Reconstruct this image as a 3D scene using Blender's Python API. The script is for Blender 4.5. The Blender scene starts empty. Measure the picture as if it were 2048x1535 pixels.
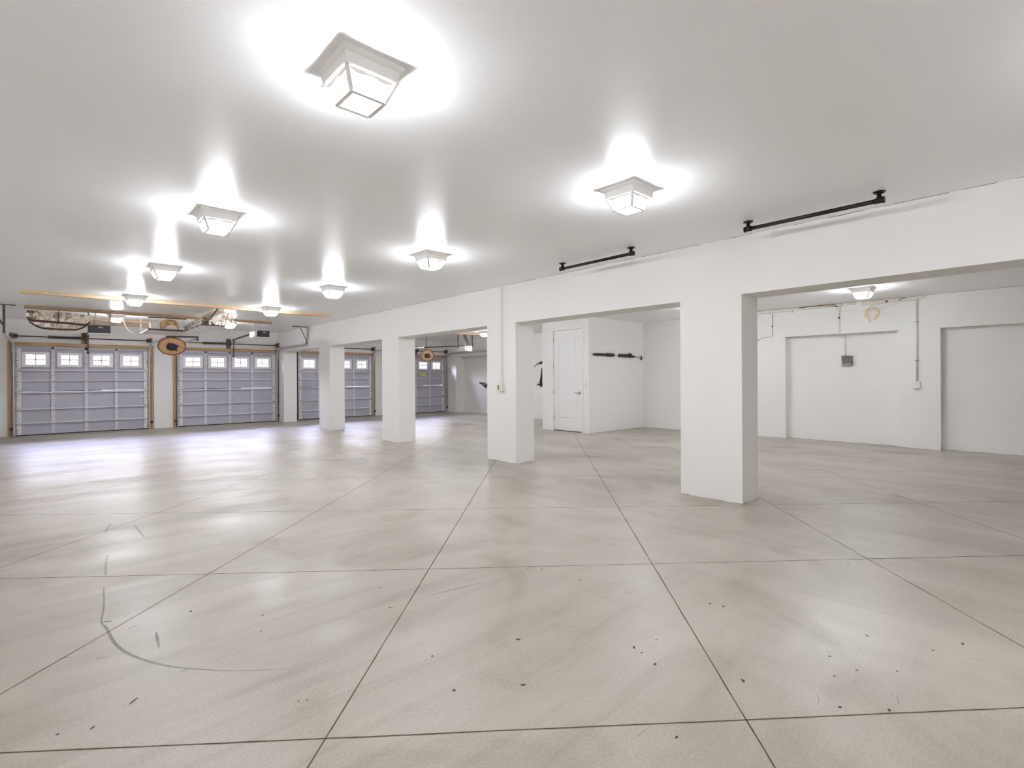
import bpy, math, random
from mathutils import Vector, Matrix
random.seed(7)
sc = bpy.context.scene
COL = sc.collection
PI = math.pi

# ------------------------------------------------------------------ camera
CAM_H = 1.25
YAW, ROLL, FPX = 0.7369, -0.005, 1016.0
cam_d = bpy.data.cameras.new('camera')
cam = bpy.data.objects.new('camera', cam_d)
COL.objects.link(cam)
cam_d.sensor_fit = 'HORIZONTAL'
cam_d.sensor_width = 36.0
cam_d.lens = FPX * 36.0 / 2048.0
cam_d.shift_y = (756.07 - 767.5) / 2048.0
cam_d.clip_start = 0.05
cam_d.clip_end = 200
cam.matrix_world = (Matrix.Translation((0, 0, CAM_H)) @ Matrix.Rotation(-YAW, 4, 'Z')
                    @ Matrix.Rotation(PI / 2, 4, 'X') @ Matrix.Rotation(ROLL, 4, 'Z'))
sc.camera = cam

# ------------------------------------------------------------------ world, exposure
LAMP = 62.0
LAMP_COL = (0.97, 1.01, 1.08)
SKY_LOW, SKY_HIGH = 1.2, 105.0   # hazy horizon behind trees, bright sky above
w = bpy.data.worlds.new('sky')
sc.world = w
w.use_nodes = True
bg = w.node_tree.nodes['Background']
_t = w.node_tree
_g = _t.nodes.new('ShaderNodeTexCoord'); _s = _t.nodes.new('ShaderNodeSeparateXYZ'); _m = _t.nodes.new('ShaderNodeMapRange'); _c = _t.nodes.new('ShaderNodeMapRange')
_t.links.new(_g.outputs['Generated'], _s.inputs['Vector'])
for _n, _a, _b in ((_m, SKY_LOW, SKY_HIGH), (_c, 0.0, 1.0)):
    _n.inputs['From Min'].default_value = 0.09; _n.inputs['From Max'].default_value = 0.45
    _n.inputs['To Min'].default_value = _a; _n.inputs['To Max'].default_value = _b
    _t.links.new(_s.outputs['Z'], _n.inputs['Value'])
_x = _t.nodes.new('ShaderNodeMix'); _x.data_type = 'RGBA'
_x.inputs[6].default_value = (1.0, 0.98, 0.97, 1); _x.inputs[7].default_value = (0.60, 0.63, 1.0, 1)
_t.links.new(_c.outputs['Result'], _x.inputs[0]); _t.links.new(_x.outputs[2], bg.inputs['Color'])
_t.links.new(_m.outputs['Result'], bg.inputs['Strength'])
vs = sc.view_settings
sc.display_settings.display_device = 'sRGB'
vs.view_transform = 'Standard'
vs.look = 'None'
vs.exposure = 1.22
vs.gamma = 1.0
vs.use_curve_mapping = False
sc.cycles.max_bounces = 16
sc.cycles.diffuse_bounces = 15
sc.cycles.glossy_bounces = 5
sc.cycles.sample_clamp_indirect = 6.0
sc.cycles.filter_width = 1.1
sc.cycles.caustics_reflective = False
sc.cycles.caustics_refractive = False

# ------------------------------------------------------------------ dimensions
H = 2.637           # ceiling
ZH = 2.065          # underside of the header beams
XA, XB = 5.03, 5.40  # faces of the row of pillars
XR = 11.10          # wall with the alcoves
XD = 8.943          # closet face that has the door
YB = 7.286          # closet side face
YG = 15.95          # garage door wall
XL, YK = -1.0, -2.0  # wall by the camera, wall behind the camera


# ------------------------------------------------------------------ mesh helper
class MB:
    def __init__(s):
        s.v, s.f, s.m, s.sm = [], [], [], []

    def poly(s, pts, m=0):
        b = len(s.v)
        s.v += [tuple(p) for p in pts]
        s.f.append(list(range(b, b + len(pts))))
        s.m.append(m); s.sm.append(False)
        return s

    def box(s, x0, x1, y0, y1, z0, z1, m=0):
        b = len(s.v)
        s.v += [(x, y, z) for z in (z0, z1) for y in (y0, y1) for x in (x0, x1)]
        for q in ((0, 2, 3, 1), (4, 5, 7, 6), (0, 1, 5, 4), (2, 6, 7, 3), (0, 4, 6, 2), (1, 3, 7, 5)):
            s.f.append([b + i for i in q]); s.m.append(m); s.sm.append(False)
        return s

    def bar(s, p, q, wx, wz, m=0, up=(0, 0, 1)):
        p, q = Vector(p), Vector(q)
        d = (q - p).normalized()
        u = Vector(up)
        if abs(d.dot(u)) > 0.98:
            u = Vector((1, 0, 0))
        a = d.cross(u).normalized(); c = a.cross(d).normalized()
        b = len(s.v)
        for o in (p, q):
            for i, j in ((-1, -1), (1, -1), (1, 1), (-1, 1)):
                s.v.append(tuple(o + a * i * wx / 2 + c * j * wz / 2))
        for qd in ((0, 1, 2, 3), (7, 6, 5, 4), (0, 4, 5, 1), (1, 5, 6, 2), (2, 6, 7, 3), (3, 7, 4, 0)):
            s.f.append([b + i for i in qd]); s.m.append(m); s.sm.append(False)
        return s

    def tube(s, pts, r, n=10, m=0, caps=True, closed=False):
        pts = [Vector(p) for p in pts]
        k = len(pts)
        rs = r if isinstance(r, (list, tuple)) else [r] * k
        b = len(s.v)
        prev = None
        for i, p in enumerate(pts):
            if closed:
                t = pts[(i + 1) % k] - pts[i - 1]
            else:
                t = pts[min(i + 1, k - 1)] - pts[max(i - 1, 0)]
            t.normalize()
            if prev is None:
                u = Vector((0, 0, 1)) if abs(t.z) < 0.9 else Vector((1, 0, 0))
                a = t.cross(u).normalized()
            else:
                a = (prev - t * prev.dot(t)).normalized()
            prev = a
            c = t.cross(a)
            for j in range(n):
                g = 2 * PI * j / n
                s.v.append(tuple(p + (a * math.cos(g) + c * math.sin(g)) * rs[i]))
        seg = k if closed else k - 1
        for i in range(seg):
            i2 = (i + 1) % k
            for j in range(n):
                j2 = (j + 1) % n
                s.f.append([b + i * n + j, b + i * n + j2, b + i2 * n + j2, b + i2 * n + j])
                s.m.append(m); s.sm.append(True)
        if caps and not closed:
            s.f.append([b + j for j in range(n)][::-1]); s.m.append(m); s.sm.append(False)
            s.f.append([b + (k - 1) * n + j for j in range(n)]); s.m.append(m); s.sm.append(False)
        return s

    def cyl(s, p, q, r, n=16, m=0):
        return s.tube([p, q], r, n, m)

    def ball(s, c, r, m=0, n=12, sq=(1, 1, 1)):
        b = len(s.v); k = n // 2
        for i in range(k + 1):
            t = PI * i / k
            for j in range(n):
                g = 2 * PI * j / n
                s.v.append((c[0] + r * sq[0] * math.sin(t) * math.cos(g), c[1] + r * sq[1] * math.sin(t) * math.sin(g), c[2] + r * sq[2] * math.cos(t)))
        for i in range(k):
            for j in range(n):
                j2 = (j + 1) % n
                s.f.append([b + i * n + j, b + (i + 1) * n + j, b + (i + 1) * n + j2, b + i * n + j2])
                s.m.append(m); s.sm.append(True)
        return s

    def frustum(s, cx, cy, z0, h0, z1, h1, m=0, cap0=True, cap1=True):
        b = len(s.v)
        for z, h in ((z0, h0), (z1, h1)):
            s.v += [(cx - h, cy - h, z), (cx + h, cy - h, z), (cx + h, cy + h, z), (cx - h, cy + h, z)]
        fs = [(0, 1, 5, 4), (1, 2, 6, 5), (2, 3, 7, 6), (3, 0, 4, 7)]
        if cap0: fs.append((3, 2, 1, 0))
        if cap1: fs.append((4, 5, 6, 7))
        for q in fs:
            s.f.append([b + i for i in q]); s.m.append(m); s.sm.append(False)
        return s

    def grid(s, rows, m=0, smooth=True):
        b = len(s.v); n = len(rows[0])
        for r in rows: s.v += [tuple(p) for p in r]
        for i in range(len(rows) - 1):
            for j in range(n - 1):
                s.f.append([b + i * n + j, b + i * n + j + 1, b + (i + 1) * n + j + 1, b + (i + 1) * n + j])
                s.m.append(m); s.sm.append(smooth)
        return s

    def build(s, name, mats, parent=None, bevel=0.0, solid=0.0):
        me = bpy.data.meshes.new(name)
        me.from_pydata(s.v, [], s.f)
        if not isinstance(mats, (list, tuple)): mats = [mats]
        for mt in mats: me.materials.append(mt)
        for p, mi, sm in zip(me.polygons, s.m, s.sm):
            p.material_index = mi; p.use_smooth = sm
        me.update()
        o = bpy.data.objects.new(name, me)
        COL.objects.link(o)
        if parent is not None: o.parent = parent
        if solid:
            sd = o.modifiers.new('thickness', 'SOLIDIFY'); sd.thickness = solid; sd.offset = 0
        if bevel:
            bv = o.modifiers.new('bevel', 'BEVEL'); bv.width = bevel; bv.segments = 2; bv.limit_method = 'ANGLE'; bv.angle_limit = 0.6
        return o


def thing(name, label, cat, loc=(0, 0, 0), rz=0.0, group=None):
    o = bpy.data.objects.new(name, None)
    COL.objects.link(o)
    o.empty_display_size = 0.05
    o.location = loc; o.rotation_euler = (0, 0, rz)
    o['label'] = label; o['category'] = cat
    if group: o['group'] = group
    return o


def tag(o, label, cat, group=None):
    o['label'] = label; o['category'] = cat
    if group: o['group'] = group
    return o


def struct(o):
    o['kind'] = 'structure'
    return o


def dup(root, loc, label):
    r = root.copy(); COL.objects.link(r); r.location = loc; r['label'] = label
    for ch in list(root.children):
        c = ch.copy(); COL.objects.link(c); c.parent = r
        for g in list(ch.children):
            d = g.copy(); COL.objects.link(d); d.parent = c
    return r


# ------------------------------------------------------------------ materials
def nt(name):
    m = bpy.data.materials.new(name); m.use_nodes = True
    t = m.node_tree
    return m, t, t.nodes['Principled BSDF']


def simple(name, col, rough=0.5, metal=0.0, spec=0.5, var=0.0, scale=8.0, bump=0.0, bscale=60.0):
    m, t, b = nt(name)
    b.inputs['Base Color'].default_value = (*col, 1)
    b.inputs['Roughness'].default_value = rough
    b.inputs['Metallic'].default_value = metal
    b.inputs['Specular IOR Level'].default_value = spec
    tc = t.nodes.new('ShaderNodeTexCoord')
    if var:
        n = t.nodes.new('ShaderNodeTexNoise'); n.inputs['Scale'].default_value = scale; n.inputs['Detail'].default_value = 4
        t.links.new(tc.outputs['Object'], n.inputs['Vector'])
        r = t.nodes.new('ShaderNodeValToRGB')
        r.color_ramp.elements[0].position = 0.3; r.color_ramp.elements[1].position = 0.7
        r.color_ramp.elements[0].color = (*[c * (1 - var) for c in col], 1)
        r.color_ramp.elements[1].color = (*[min(1, c * (1 + var)) for c in col], 1)
        t.links.new(n.outputs['Fac'], r.inputs['Fac'])
        t.links.new(r.outputs['Color'], b.inputs['Base Color'])
    if bump:
        n = t.nodes.new('ShaderNodeTexNoise'); n.inputs['Scale'].default_value = bscale; n.inputs['Detail'].default_value = 3
        t.links.new(tc.outputs['Object'], n.inputs['Vector'])
        bp = t.nodes.new('ShaderNodeBump'); bp.inputs['Strength'].default_value = bump; bp.inputs['Distance'].default_value = 0.01
        t.links.new(n.outputs['Fac'], bp.inputs['Height'])
        t.links.new(bp.outputs['Normal'], b.inputs['Normal'])
    return m


def wood(name, c0, c1, axis='X'):
    m, t, b = nt(name)
    tc = t.nodes.new('ShaderNodeTexCoord'); mp = t.nodes.new('ShaderNodeMapping')
    s = {'X': (1.2, 26, 26), 'Z': (26, 26, 1.2)}[axis]
    mp.inputs['Scale'].default_value = s
    t.links.new(tc.outputs['Object'], mp.inputs['Vector'])
    n = t.nodes.new('ShaderNodeTexNoise'); n.inputs['Scale'].default_value = 2.0; n.inputs['Detail'].default_value = 6; n.inputs['Distortion'].default_value = 0.6
    t.links.new(mp.outputs['Vector'], n.inputs['Vector'])
    r = t.nodes.new('ShaderNodeValToRGB')
    r.color_ramp.elements[0].position = 0.3; r.color_ramp.elements[0].color = (*c0, 1)
    r.color_ramp.elements[1].position = 0.68; r.color_ramp.elements[1].color = (*c1, 1)
    t.links.new(n.outputs['Fac'], r.inputs['Fac'])
    t.links.new(r.outputs['Color'], b.inputs['Base Color'])
    b.inputs['Roughness'].default_value = 0.6
    return m


def emission(name, col, strength):
    m = bpy.data.materials.new(name); m.use_nodes = True
    t = m.node_tree; t.nodes.clear()
    o = t.nodes.new('ShaderNodeOutputMaterial'); e = t.nodes.new('ShaderNodeEmission')
    e.inputs['Color'].default_value = (*col, 1); e.inputs['Strength'].default_value = strength
    t.links.new(e.outputs['Emission'], o.inputs['Surface'])
    return m


def glass(name):
    m = bpy.data.materials.new(name); m.use_nodes = True
    t = m.node_tree; t.nodes.clear()
    o = t.nodes.new('ShaderNodeOutputMaterial'); mx = t.nodes.new('ShaderNodeMixShader')
    tr = t.nodes.new('ShaderNodeBsdfTransparent'); gl = t.nodes.new('ShaderNodeBsdfGlossy')
    fr = t.nodes.new('ShaderNodeFresnel'); fr.inputs['IOR'].default_value = 1.45
    tr.inputs['Color'].default_value = (0.97, 0.97, 0.97, 1)
    gl.inputs['Roughness'].default_value = 0.03
    t.links.new(fr.outputs['Fac'], mx.inputs['Fac'])
    t.links.new(tr.outputs['BSDF'], mx.inputs[1]); t.links.new(gl.outputs['BSDF'], mx.inputs[2])
    t.links.new(mx.outputs['Shader'], o.inputs['Surface'])
    return m


def concrete(name):
    m, t, b = nt(name)
    N, L = t.nodes.new, t.links.new
    tc = N('ShaderNodeTexCoord')

    def noise(scale, detail=4, mapping=None, rot=0.0, dist=0.0):
        n = N('ShaderNodeTexNoise'); n.inputs['Scale'].default_value = scale; n.inputs['Detail'].default_value = detail
        n.inputs['Distortion'].default_value = dist
        if mapping:
            mp = N('ShaderNodeMapping'); mp.inputs['Scale'].default_value = mapping; mp.inputs['Rotation'].default_value = (0, 0, rot)
            L(tc.outputs['Object'], mp.inputs['Vector']); L(mp.outputs['Vector'], n.inputs['Vector'])
        else:
            L(tc.outputs['Object'], n.inputs['Vector'])
        return n.outputs['Fac']

    def ramp(fac, p0, c0, p1, c1):
        r = N('ShaderNodeValToRGB')
        r.color_ramp.elements[0].position = p0; r.color_ramp.elements[0].color = (*c0, 1)
        r.color_ramp.elements[1].position = p1; r.color_ramp.elements[1].color = (*c1, 1)
        L(fac, r.inputs['Fac']); return r.outputs['Color']

    def mul(a, c, f=1.0):
        x = N('ShaderNodeMix'); x.data_type = 'RGBA'; x.blend_type = 'MULTIPLY'; x.inputs[0].default_value = f
        L(a, x.inputs[6]); L(c, x.inputs[7]); return x.outputs[2]

    big = ramp(noise(0.55, 5, dist=0.8), 0.32, (0.375, 0.336, 0.284), 0.66, (0.475, 0.434, 0.378))
    sx = N('ShaderNodeSeparateXYZ'); L(tc.outputs['Object'], sx.inputs['Vector'])
    side = N('ShaderNodeMapRange'); side.interpolation_type = 'SMOOTHSTEP'; L(sx.outputs['X'], side.inputs['Value'])
    side.inputs['From Min'].default_value = 1.2; side.inputs['From Max'].default_value = 4.2

    def two_way(scale, detail, k, dist):
        mxf = N('ShaderNodeMix'); mxf.data_type = 'FLOAT'; L(side.outputs['Result'], mxf.inputs[0])
        L(noise(scale, detail, (k, 1.0, 1.0), 0.10, dist), mxf.inputs[2]); L(noise(scale, detail, (1.0, k, 1.0), -0.12, dist), mxf.inputs[3])
        return mxf.outputs[0]

    streak = ramp(two_way(2.2, 6, 0.15, 0.5), 0.28, (0.80, 0.79, 0.77), 0.60, (1.0, 1.0, 1.0))
    stain = ramp(noise(1.1, 8, dist=1.4), 0.30, (0.74, 0.71, 0.67), 0.48, (1, 1, 1))
    smear = ramp(two_way(7.5, 6, 0.10, 0.7), 0.30, (0.82, 0.81, 0.79), 0.52, (1.02, 1.02, 1.02))
    fine = ramp(noise(95, 6), 0.28, (0.84, 0.84, 0.83), 0.66, (1.05, 1.05, 1.05))
    col = mul(mul(mul(mul(big, streak, 0.62), stain, 0.75), smear, 0.65), fine, 0.9)
    # scattered dark grains and short scratches
    for scale, thr, mp in ((5.0, 0.035, (1, 1, 1)), (3.2, 0.05, (1, 0.28, 1))):
        vo = N('ShaderNodeTexVoronoi'); vo.inputs['Scale'].default_value = scale
        mpn = N('ShaderNodeMapping'); mpn.inputs['Scale'].default_value = mp; mpn.inputs['Rotation'].default_value = (0, 0, 0.5)
        L(tc.outputs['Object'], mpn.inputs['Vector']); L(mpn.outputs['Vector'], vo.inputs['Vector'])
        sep = N('ShaderNodeSeparateColor'); L(vo.outputs['Color'], sep.inputs['Color'])
        th = N('ShaderNodeMath'); th.operation = 'MULTIPLY_ADD'; L(sep.outputs['Red'], th.inputs[0]); th.inputs[1].default_value = thr * 2.2; th.inputs[2].default_value = -thr * 1.2
        lt = N('ShaderNodeMath'); lt.operation = 'LESS_THAN'; L(vo.outputs['Distance'], lt.inputs[0]); L(th.outputs[0], lt.inputs[1])
        x = N('ShaderNodeMix'); x.data_type = 'RGBA'; L(lt.outputs[0], x.inputs[0]); L(col, x.inputs[6])
        y = N('ShaderNodeMix'); y.data_type = 'RGBA'; y.blend_type = 'MULTIPLY'; y.inputs[0].default_value = 0.55
        L(col, y.inputs[6]); y.inputs[7].default_value = (0.35, 0.32, 0.28, 1)
        L(y.outputs[2], x.inputs[7]); col = x.outputs[2]
    L(col, b.inputs['Base Color'])
    rr = N('ShaderNodeMapRange'); L(two_way(1.7, 5, 0.22, 0.4), rr.inputs['Value'])
    rr.inputs['From Min'].default_value = 0.3; rr.inputs['From Max'].default_value = 0.7
    rr.inputs['To Min'].default_value = 0.29; rr.inputs['To Max'].default_value = 0.50
    L(rr.outputs['Result'], b.inputs['Roughness'])
    b.inputs['Specular IOR Level'].default_value = 0.45
    bp = N('ShaderNodeBump'); bp.inputs['Strength'].default_value = 0.06; bp.inputs['Distance'].default_value = 0.01
    L(noise(9, 4), bp.inputs['Height']); L(bp.outputs['Normal'], b.inputs['Normal'])
    return m


def scuff(name, dark, thin):
    """rubber marks: worn through in places, so partly transparent over the slab"""
    m, t, b = nt(name)
    N, L = t.nodes.new, t.links.new
    b.inputs['Base Color'].default_value = (*dark, 1); b.inputs['Roughness'].default_value = 0.6
    tc = N('ShaderNodeTexCoord'); n = N('ShaderNodeTexNoise'); n.inputs['Scale'].default_value = 30; n.inputs['Detail'].default_value = 5
    L(tc.outputs['Object'], n.inputs['Vector'])
    r = N('ShaderNodeMapRange'); r.inputs['From Min'].default_value = 0.3; r.inputs['From Max'].default_value = 0.7
    r.inputs['To Min'].default_value = thin * 0.6; r.inputs['To Max'].default_value = thin
    L(n.outputs['Fac'], r.inputs['Value']); L(r.outputs['Result'], b.inputs['Alpha'])
    return m


def camo(name, cols, scale):
    m, t, b = nt(name)
    N, L = t.nodes.new, t.links.new
    tc = N('ShaderNodeTexCoord'); v = N('ShaderNodeTexNoise'); v.inputs['Scale'].default_value = scale; v.inputs['Detail'].default_value = 2.5; v.inputs['Distortion'].default_value = 1.0
    L(tc.outputs['Object'], v.inputs['Vector'])
    r = N('ShaderNodeValToRGB'); r.color_ramp.interpolation = 'CONSTANT'
    e = r.color_ramp.elements
    pos = [0.0, 0.42, 0.5, 0.58, 0.66]
    e[0].position = 0; e[0].color = (*cols[0], 1); e[1].position = pos[1]; e[1].color = (*cols[1], 1)
    for p, c in zip(pos[2:], cols[2:]):
        k = e.new(p); k.color = (*c, 1)
    L(v.outputs['Fac'], r.inputs['Fac']); L(r.outputs['Color'], b.inputs['Base Color'])
    b.inputs['Roughness'].default_value = 0.85
    return m


M = {}
M['floor'] = concrete('concrete')
M['joint'] = simple('saw_cut', (0.11, 0.070, 0.042), 0.9, var=0.3, scale=40)
M['scuff'] = scuff('rubber_scuff', (0.09, 0.085, 0.08), 0.42)
M['scuff2'] = scuff('faint_scuff', (0.14, 0.13, 0.115), 0.30)
M['grime'] = simple('dark_grime', (0.06, 0.05, 0.04), 0.9, var=0.3, scale=60)
M['wall'] = simple('white_stucco', (0.825, 0.812, 0.793), 0.62, spec=0.3, bump=0.16, bscale=55)
M['closetwall'] = simple('white_plaster', (0.865, 0.853, 0.84), 0.5, spec=0.35, bump=0.04, bscale=90)
M['crack'] = simple('dark_gap', (0.20, 0.17, 0.14), 0.9, var=0.5, scale=6)
M['door'] = simple('white_door_paint', (0.86, 0.855, 0.85), 0.35, spec=0.4)
M['steel'] = simple('satin_steel', (0.55, 0.54, 0.52), 0.3, metal=1.0)
M['galv'] = simple('galvanised_steel', (0.60, 0.58, 0.57), 0.42, metal=0.65, var=0.1, scale=20)
M['rust'] = simple('rusty_steel', (0.21, 0.145, 0.095), 0.75, metal=0.3, var=0.5, scale=14)
M['darkiron'] = simple('dark_iron', (0.10, 0.085, 0.075), 0.6, metal=0.4, var=0.3, scale=15)
M['black'] = simple('black_pipe', (0.012, 0.012, 0.012), 0.38, metal=0.3)
M['panel'] = simple('grey_door_panel', (0.50, 0.49, 0.565), 0.45, spec=0.4, var=0.05, scale=3)
M['strut'] = simple('grey_steel_stile', (0.66, 0.65, 0.70), 0.4, spec=0.5, var=0.05, scale=10)
M['endstile'] = simple('pale_end_stile', (0.80, 0.79, 0.81), 0.45, var=0.08, scale=12)
M['winframe'] = simple('white_window_frame', (0.90, 0.87, 0.90), 0.45)
M['glass'] = glass('window_glass')
M['seal'] = simple('rubber_seal', (0.055, 0.045, 0.04), 0.8)
M['pine'] = wood('pine_lumber', (0.56, 0.37, 0.19), (0.78, 0.58, 0.36), 'X')
M['pinedark'] = wood('aged_lumber', (0.38, 0.24, 0.12), (0.55, 0.37, 0.21), 'X')
M['pinejamb'] = wood('jamb_lumber', (0.40, 0.25, 0.13), (0.56, 0.38, 0.22), 'Z')
M['fixture'] = simple('white_lamp_metal', (0.90, 0.88, 0.86), 0.45)
M['lens'] = emission('lamp_glass', LAMP_COL, LAMP)
M['openerblack'] = simple('black_plastic', (0.03, 0.028, 0.034), 0.5, var=0.3, scale=20)
M['white'] = simple('white_plastic', (0.80, 0.79, 0.76), 0.45)
M['ivory'] = simple('ivory_raceway', (0.76, 0.74, 0.66), 0.5, var=0.03)
M['pvc'] = simple('beige_conduit', (0.72, 0.67, 0.60), 0.5, var=0.05)
M['greybox'] = simple('weathered_grey_box', (0.16, 0.155, 0.12), 0.7, var=0.35, scale=40, bump=0.2)
M['greyplate'] = simple('pale_plate', (0.40, 0.38, 0.33), 0.6)
M['hose'] = simple('yellow_hose', (0.85, 0.70, 0.50), 0.55, var=0.1)
M['tan'] = simple('tan_felt', (0.66, 0.40, 0.20), 0.75, var=0.08, scale=12)
M['hub'] = simple('dark_blue_hub', (0.025, 0.028, 0.05), 0.5, var=0.3)
M['brownedge'] = simple('brown_edging', (0.16, 0.08, 0.04), 0.7)
M['camo'] = camo('camouflage_fabric', [(0.30, 0.25, 0.19), (0.60, 0.55, 0.45), (0.74, 0.69, 0.60), (0.50, 0.44, 0.35), (0.82, 0.77, 0.70)], 8)
M['camo2'] = camo('leafy_netting', [(0.10, 0.06, 0.04), (0.36, 0.28, 0.22), (0.86, 0.83, 0.78), (0.22, 0.16, 0.12), (0.90, 0.88, 0.85)], 20)
M['strap'] = simple('brown_strap', (0.09, 0.035, 0.03), 0.7)
M['board'] = simple('white_board', (0.80, 0.79, 0.78), 0.35)
M['card'] = simple('tan_cardboard', (0.62, 0.40, 0.20), 0.8, var=0.12, scale=6)
M['paper'] = simple('cream_paper', (0.82, 0.78, 0.71), 0.7, var=0.05)
M['canvas'] = simple('pale_canvas', (0.80, 0.70, 0.58), 0.8, var=0.06)
M['tool'] = simple('dark_bronze', (0.030, 0.022, 0.016), 0.55, var=0.3, scale=30)
M['yellow'] = simple('yellow_sticker', (0.78, 0.74, 0.14), 0.6, var=0.1, scale=30)
M['cord'] = simple('grey_cord', (0.20, 0.19, 0.18), 0.7)

M['camo3'] = camo('pale_netting', [(0.30, 0.22, 0.17), (0.74, 0.68, 0.60), (0.88, 0.86, 0.83), (0.62, 0.54, 0.46), (0.90, 0.88, 0.86)], 12)

# ceiling: white paint with a sheen
mc, t, b = nt('ceiling_paint')
b.inputs['Base Color'].default_value = (0.918, 0.922, 0.935, 1)
b.inputs['Specular IOR Level'].default_value = 0.5
tc = t.nodes.new('ShaderNodeTexCoord')
mp = t.nodes.new('ShaderNodeMapping'); mp.inputs['Scale'].default_value = (1.0, 0.35, 1)
n = t.nodes.new('ShaderNodeTexNoise'); n.inputs['Scale'].default_value = 3.0; n.inputs['Detail'].default_value = 5
t.links.new(tc.outputs['Object'], mp.inputs['Vector']); t.links.new(mp.outputs['Vector'], n.inputs['Vector'])
mr = t.nodes.new('ShaderNodeMapRange'); mr.inputs['To Min'].default_value = 0.285; mr.inputs['To Max'].default_value = 0.37
t.links.new(n.outputs['Fac'], mr.inputs['Value']); t.links.new(mr.outputs['Result'], b.inputs['Roughness'])
n2 = t.nodes.new('ShaderNodeTexNoise'); n2.inputs['Scale'].default_value = 70; n2.inputs['Detail'].default_value = 3
t.links.new(tc.outputs['Object'], n2.inputs['Vector'])
bp = t.nodes.new('ShaderNodeBump'); bp.inputs['Strength'].default_value = 0.05; bp.inputs['Distance'].default_value = 0.01
t.links.new(n2.outputs['Fac'], bp.inputs['Height']); t.links.new(bp.outputs['Normal'], b.inputs['Normal'])
M['ceiling'] = mc

# ------------------------------------------------------------------ room shell
X0, X1, Y0, Y1 = XL, 11.45, YK, YG
fl = MB()
fl.box(X0 - 0.2, X1 + 0.2, Y0 - 0.2, Y1 + 0.3, -0.2, 0.0, 0)


def clip_line(p, d):
    """part of the infinite line p + t d inside the room"""
    lo, hi = -1e9, 1e9
    for k, (a, c) in enumerate(((X0, XR), (Y0, Y1))):
        if abs(d[k]) < 1e-9: continue
        t0, t1 = sorted(((a - p[k]) / d[k], (c - p[k]) / d[k]))
        lo, hi = max(lo, t0), min(hi, t1)
    return (lo, hi) if hi > lo else None


def strip(mb, pts, wd, z, m):
    """flat ribbon along pts"""
    pts = [Vector((p[0], p[1])) for p in pts]
    ws = wd if isinstance(wd, (list, tuple)) else [wd] * len(pts)
    for i in range(len(pts) - 1):
        nn = []
        for k in (i, i + 1):
            t = pts[min(k + 1, len(pts) - 1)] - pts[max(k - 1, 0)]
            t.normalize(); nn.append(Vector((-t.y, t.x)))
        a, c = pts[i], pts[i + 1]
        q = [a - nn[0] * ws[i] / 2, c - nn[1] * ws[i + 1] / 2, c + nn[1] * ws[i + 1] / 2, a + nn[0] * ws[i] / 2]
        mb.poly([(v.x, v.y, z) for v in q], m)


lines = []
for a, c in [((4.7, 5.606), (0.607, 1.657)), ((8.463, 7.29), (1.71, 0.642)), ((5.206, 1.961), (3.312, 0.152)),
             ((-0.155, 2.877), (4.939, 7.763)), ((-0.257, 4.821), (2.759, 7.777)), ((7.263, 1.888), (6.369, 1.054)),
             ((-0.132, 2.425), (2.712, 0.125)), ((-0.243, 4.554), (5.012, 0.228)), ((-0.356, 6.703), (7.171, 0.324))]:
    lines.append((a, (c[0] - a[0], c[1] - a[1]), 0.0062))
for k in range(1, 7):   # further saw cuts continue the same spacing
    lines.append(((2.949 + 1.115 * k, 3.933 + 1.095 * k), (0.766, -0.643), 0.005))
for k in range(1, 6):
    lines.append(((-0.257, 4.821 + 1.97 * k), (0.71, 0.70), 0.005))
for p, d, wd in lines:
    ln = math.hypot(*d); d = (d[0] / ln, d[1] / ln)
    r = clip_line(p, d)
    if not r: continue
    k = max(2, int((r[1] - r[0]) / 0.12))
    pts = []
    for i in range(k + 1):
        s = r[0] + (r[1] - r[0]) * i / k
        j = random.uniform(-0.0012, 0.0012)
        pts.append((p[0] + d[0] * s - d[1] * j, p[1] + d[1] * s + d[0] * j))
    strip(fl, pts, [wd * random.uniform(0.75, 1.2) for _ in pts], 0.0006, 1)


def smooth(pts, n=6):
    out = []
    P = [Vector(p) for p in pts]
    for i in range(len(P) - 1):
        p0, p1, p2, p3 = P[max(i - 1, 0)], P[i], P[i + 1], P[min(i + 2, len(P) - 1)]
        for k in range(n):
            t = k / n
            out.append(0.5 * ((2 * p1) + (p2 - p0) * t + (2 * p0 - 5 * p1 + 4 * p2 - p3) * t * t + (3 * p1 - p0 - 3 * p2 + p3) * t ** 3))
    out.append(P[-1])
    return out


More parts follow.
